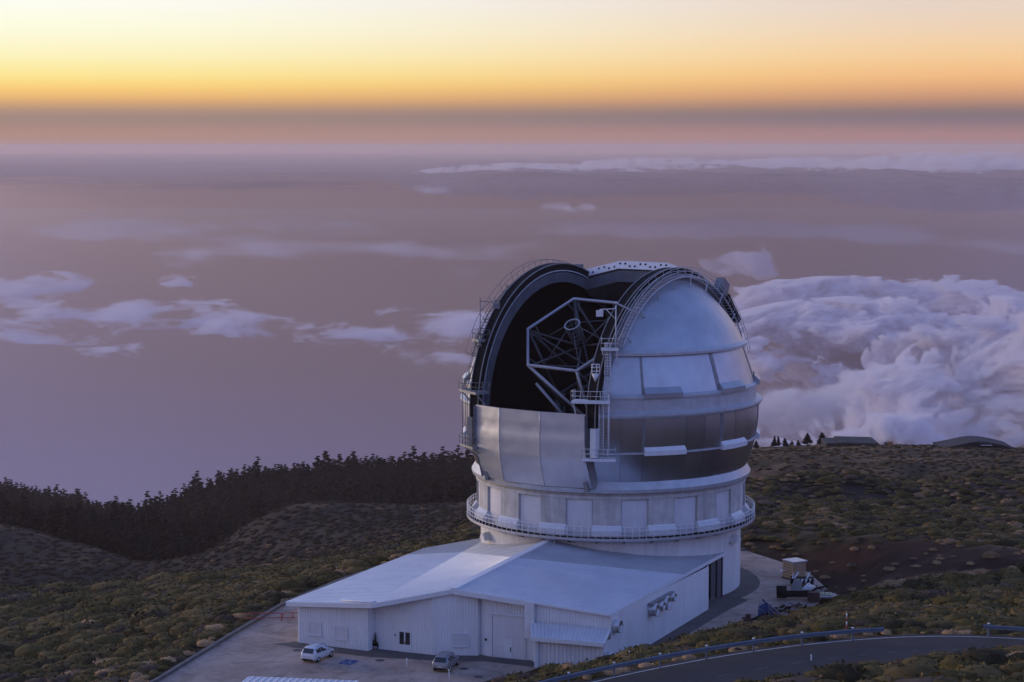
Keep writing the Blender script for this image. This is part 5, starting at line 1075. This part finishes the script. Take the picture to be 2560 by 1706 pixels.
# scrub on every slope in view
def candidates(x0, x1, y0, y1, st):
    gx, gy = np.meshgrid(np.arange(x0, x1, st), np.arange(y0, y1, st)); gx = gx.ravel() + rng.uniform(-.5, .5, gx.size) * st; gy = gy.ravel() + rng.uniform(-.5, .5, gy.size) * st
    z = terrain(gx, gy); px, py, dep = proj(np.stack([gx, gy, z], 1)); ok = (px > -330) & (px < 2950) & (py < 1790) & (dep > 60); return gx[ok], gy[ok], z[ok], px[ok], py[ok]
def horizon_ok(px, py, X, Y):         # drop what the hall and tower hide
    return ~((px > 1215) & (px < 1840) & (py < 1600) & (Y < 60) & False)
near = candidates(-112, 88, -165, 150, 1.58)
X, Y, Z_, PX, PY = near
d0 = segdist(X, Y, PLAZA, True); ins = inpoly(X, Y, PLAZA); dr = segdist(X, Y, ROAD_MID)
nn = fbm(X / 9, Y / 9, 4, 71); n3 = fbm(X / 30, Y / 30, 3, 77); u = rng.random(len(X))
right = (X > 14) & (Y > -26)
bankz = bankmask(X, Y); dens = np.where(right, (.45 + .45 * sstep(.42, .6, nn)) * (1 - .72 * bankz), .55 + .43 * sstep(.28, .42, nn))
fgr = (Y < -26) & (X > -22); dens = np.where(fgr, .95, dens)
verge = (dr < 5.6) & (dr > 4.3)
keep = (~ins) & (d0 > .7) & (dr > 4.75) & (u < dens) & horizon_ok(PX, PY, X, Y)
X, Y, Z_, PX, PY, nn, n3, d0, dr, right, fgr, bankz = [a[keep] for a in (X, Y, Z_, PX, PY, nn, n3, d0, dr, right, fgr, bankz)]
n = len(X); u = rng.random(n)
size = 1.2 * np.exp(rng.normal(0, .36, n)).clip(.45, 2.1) * np.where(right, .62 - .2 * bankz, .95) * np.where(fgr, .8, 1) * (.75 + .6 * n3) * np.where(d0 < 2, .6, 1) * np.where((dr < 7) & (Y > np.interp(X, ROAD_MID[:, 0], ROAD_MID[:, 1])), .45, 1)
size = np.where(dr < 10, np.minimum(size, .8), size)
T = np.empty((n, 3)); T[:] = GREEN; T[u < .35] = OLIVE; T[(u > .35) & (u < .5)] = DARKG; T[(u > .9)] = PURP
u2 = rng.random(n); tanp = np.where(right, .22 * sstep(.50, .62, nn) + .5 * bankz + .6 * sstep(22, 32, X) * sstep(-56, -46, Y) * (1 - sstep(-12, -2, Y)) * sstep(.38, .52, nn), .015) + .35 * (d0 < 4) * (~fgr) + .5 * ((dr < 7.5) & (Y > np.interp(X, ROAD_MID[:, 0], ROAD_MID[:, 1]))); tanp = np.where((dr < 40) & (Y < np.interp(X, ROAD_MID[:, 0], ROAD_MID[:, 1])), .02, tanp); size = np.where(u2 < tanp, np.minimum(size, 1.15), size)
T[u2 < tanp] = TAN; T[(u2 < tanp) & right] = TAN * .72
T *= rng.uniform(.75, 1.3, (n, 1)); dry = u2 < tanp
P = np.stack([X, Y, Z_ + .08], 1); S = np.stack([size * rng.uniform(.8, 1.6, n), size * rng.uniform(.8, 1.4, n), size * rng.uniform(.6, 1.15, n)], 1); RZ = rng.uniform(0, 6.28, n); idx = rng.integers(0, len(prot), n)
# nearest ones stand as plants of their own
dist = np.hypot(X - CAM[0], Y - CAM[1]); inframe = (PX > 5) & (PX < 2555) & (PY < 1700)
score = np.where(inframe, size / dist, 0); pick = np.argsort(-score)[:300]; mask = np.zeros(n, bool); mask[pick] = True
pm_ = {}
def proto_mesh(k, tn):
    if (k, tn) not in pm_:
        v, f, c = prot[k]; base = {'g': GREEN, 'o': OLIVE, 't': TAN, 'd': DARKG}[tn]; pm_[(k, tn)] = npmesh('shrub', v, f, M['veg'], base[None] * c, False)
    return pm_[(k, tn)]
for i in pick:
    tn = 't' if dry[i] else ('o' if u[i] < .35 else 'd' if u[i] < .5 else 'g'); o = link('dry_shrub' if dry[i] else 'shrub', proto_mesh(int(idx[i]), tn)); o.location = P[i]; o.rotation_euler = (0, 0, RZ[i]); o.scale = S[i]
    up_road = dr[i] < 40 and Y[i] < -48 and X[i] > -12; beyond = up_road and segdist(P[i:i + 1, 0], P[i:i + 1, 1], ROAD_EDGE)[0] > 8.3 and Y[i] < np.interp(X[i], ROAD_MID[:, 0], ROAD_MID[:, 1])
    place = 'on the near side of the road, bottom right' if beyond else 'on the slope between the road and the hall' if (up_road or X[i] > -14) else 'on the slope left of the paved yard'
    tag(o, ('pale dry low shrub ' if dry[i] else 'low dark green rounded shrub ') + place, 'shrub', ('dry' if dry[i] else 'green') + ' shrubs ' + place)
r_ = ~mask
tag(scatter('scrub', prot, P[r_], S[r_], RZ[r_], T[r_], idx[r_]), kind='stuff')
# farther slopes
fx = []
for a in ((-160, 330, 60, 330, 2.6), (-330, 330, 330, 470, 3.6)): fx.append(candidates(*a))
X, Y, Z_, PX, PY = [np.concatenate(q) for q in zip(*fx)]
k_ = (~((X > -112) & (X < 88) & (Y < 150))) & (rng.random(len(X)) < np.where(X > 15, .62, .85)); X, Y, Z_ = X[k_], Y[k_], Z_[k_]; n = len(X); nn = fbm(X / 16, Y / 16, 4, 87); u = rng.random(n)
T = np.empty((n, 3)); T[:] = GREEN * .6; T[u < .35] = DARKG * .8; T[u > .8] = PURP * .55; hl = sstep(190, 290, Y) * (X < 40); T[hl > .5] = PURP * .42; T[(hl > .5) & (u < .3)] = DARKG * .8  # scrub on the left hills toned darker too
fm = faceshade(X, Y); T[fm > .5] = PURP * .28; T[(fm > .5) & (u < .3)] = DARKG * .5; tp_ = np.where(X > 10, np.where(Y > 150, .5, .22), .10) * sstep(.52, .64, nn) * (1 - .8 * fm); tn_ = rng.random(n) < tp_; T[tn_] = TAN * .55; T *= rng.uniform(.7, 1.25, (n, 1))  # scrub on the hollow slope carries the painted shade as well
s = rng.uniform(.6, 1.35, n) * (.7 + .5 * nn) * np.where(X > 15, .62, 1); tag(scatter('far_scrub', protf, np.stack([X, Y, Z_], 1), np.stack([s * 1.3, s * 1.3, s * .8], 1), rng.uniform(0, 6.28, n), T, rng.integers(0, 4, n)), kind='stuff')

# ------------------------------------------------------------------ pines
def pine(seed, ncl, nb):
    g = np.random.default_rng(seed); Vs, Fs, Cs, off = [], [], [], 0
    lean = g.normal(size=2) * .05; top = g.uniform(.9, 1.0)
    for i in range(ncl):
        t = (i + .5) / ncl; z = .22 + (top - .22) * t; rad = .19 * (1 - t) ** .85 * (.6 + .6 * g.random()) + .006; a = i * 2.4 + g.uniform(-.5, .5)
        c = np.array([lean[0] * z + rad * math.cos(a) * .7, lean[1] * z + rad * math.sin(a) * .7, z]); v, f, cc = leafclump(nb, int(g.integers(1, 9999)), .8, 1, .8, .5); sc_ = .045 + .105 * (1 - t) * g.uniform(.6, 1.4)
        Vs.append(v * sc_ * np.array([1, 1, .85]) + c); Fs.append(f + off); Cs.append(cc * g.uniform(.75, 1.25)); off += len(v)
    return np.concatenate(Vs), np.concatenate(Fs), np.concatenate(Cs)
pr = [pine(100 + k, 24, 12) for k in range(7)]; prl = [pine(200 + k, 10, 5) for k in range(5)]
PINE = np.array([.019, .016, .010])
pmesh = [npmesh('crown', v, f, M['veg'], PINE[None] * c, False) for v, f, c in pr]
tb_ = MB(); tb_.tube([(0, 0, -.08), (.004, 0, .3), (0, 0, .85)], [.022, .017, .006], 6)
for a, z in ((0, .35), (2.2, .45), (4.1, .55), (1.2, .65)): tb_.tube([(0, 0, z), (.13 * math.cos(a), .13 * math.sin(a), z + .05)], [.008, .004], 4)
tmesh = tb_.mesh('trunk', M['bark'])
def plant_tree(p, h, k, rz, lab, group, wd=1.0):
    o = empty('pine_tree', tuple(p), lab, 'tree', group, rz); 
    for nm, me in (('trunk', tmesh), ('crown', pmesh[k])): c = link(nm, me, o); c.scale = (h * wd, h * wd, h)
    return o
gx, gy = np.meshgrid(np.arange(-340, 40, 5.6), np.arange(380, 1010, 5.6)); gx = gx.ravel() + rng.uniform(-3, 3, gx.size); gy = gy.ravel() + rng.uniform(-3, 3, gy.size)
gz = terrain(gx, gy); px, py, dep = proj(np.stack([gx, gy, gz], 1)); dg = np.hypot(gx - CAM[0], gy - CAM[1])
lim = np.interp(px, [-200, 0, 300, 430, 600, 740, 1000, 1250], [735, 730, 665, 655, 690, 740, 730, 720]) + 60 * (fbm(gx / 60, gy / 60, 3, 5) - .5)
topd = np.interp(px, [-200, 0, 290, 420, 600, 1250], [1190, 1190, 1170, 990, 1030, 1000])
ok = (px > -70) & (px < 1290) & (dg > lim) & (dg < topd) & (rng.random(len(px)) < .88); gx, gy, gz, px, dg = gx[ok], gy[ok], gz[ok], px[ok], dg[ok]
h = rng.uniform(7, 12.5, len(gx)) * np.where(rng.random(len(gx)) < .15, 1.3, 1) * (.75 + .5 * fbm(gx / 40, gy / 40, 2, 8))
order = np.argsort(dg - 14 * h * (px > 0) * (px < 1180)); ind = order[:285]; rest = order[285:]
for i in ind:
    place = 'forest left of the valley notch' if px[i] < 300 else 'forest between the notch and the dome'
    plant_tree((gx[i], gy[i], gz[i] - .3), h[i], i % 7, rng.uniform(0, 6.28), 'dark green pine in the ' + place, 'pines in the ' + place, rng.uniform(1.05, 1.45))
TI = np.repeat(PINE[None], len(rest), 0) * rng.uniform(.8, 1.25, (len(rest), 1)); hs = h[rest]
tag(scatter('pine_forest', prl, np.stack([gx[rest], gy[rest], gz[rest] - .3], 1), np.stack([hs * 1.35, hs * 1.35, hs], 1), rng.uniform(0, 6.28, len(rest)), TI, rng.integers(0, 5, len(rest))), kind='stuff')
for i, (x, hh, ww) in enumerate(((1892, 3.0, 1.5), (1934, 4.0, .9), (1947, 3.8, .9), (1964, 3.2, 1.4), (1979, 2.2, 1.6), (1996, 2.4, 1.4), (2019, 4.4, 1.6), (2052, 4.6, 1.3), (2060, 4.0, 1.5))):
    p = plateau(x, 616); wh = ('at the left end, beside the dome', 'left of a close pair', 'right of a close pair', 'broad and low, right of the close pair', 'very low and fourth from the house', 'low and third from the house', 'tall and broad with a gap before the house', 'tallest, nearly touching the house', 'right against the grey house wall')[i]
    plant_tree(p - np.array([0, 0, .5]), hh, i % 7, i * 1.3, 'small dark tree on the skyline, ' + wh, 'trees on the far skyline', ww)
v, f, c = pine(77, 12, 10); me = npmesh('crown', v * np.array([1.5, 1.5, 2.2]) + np.array([0, 0, -.25]), f, M['veg'], PINE[None] * c, False); o = link('foliage', me, CY); o.location = (0, 0, .1)
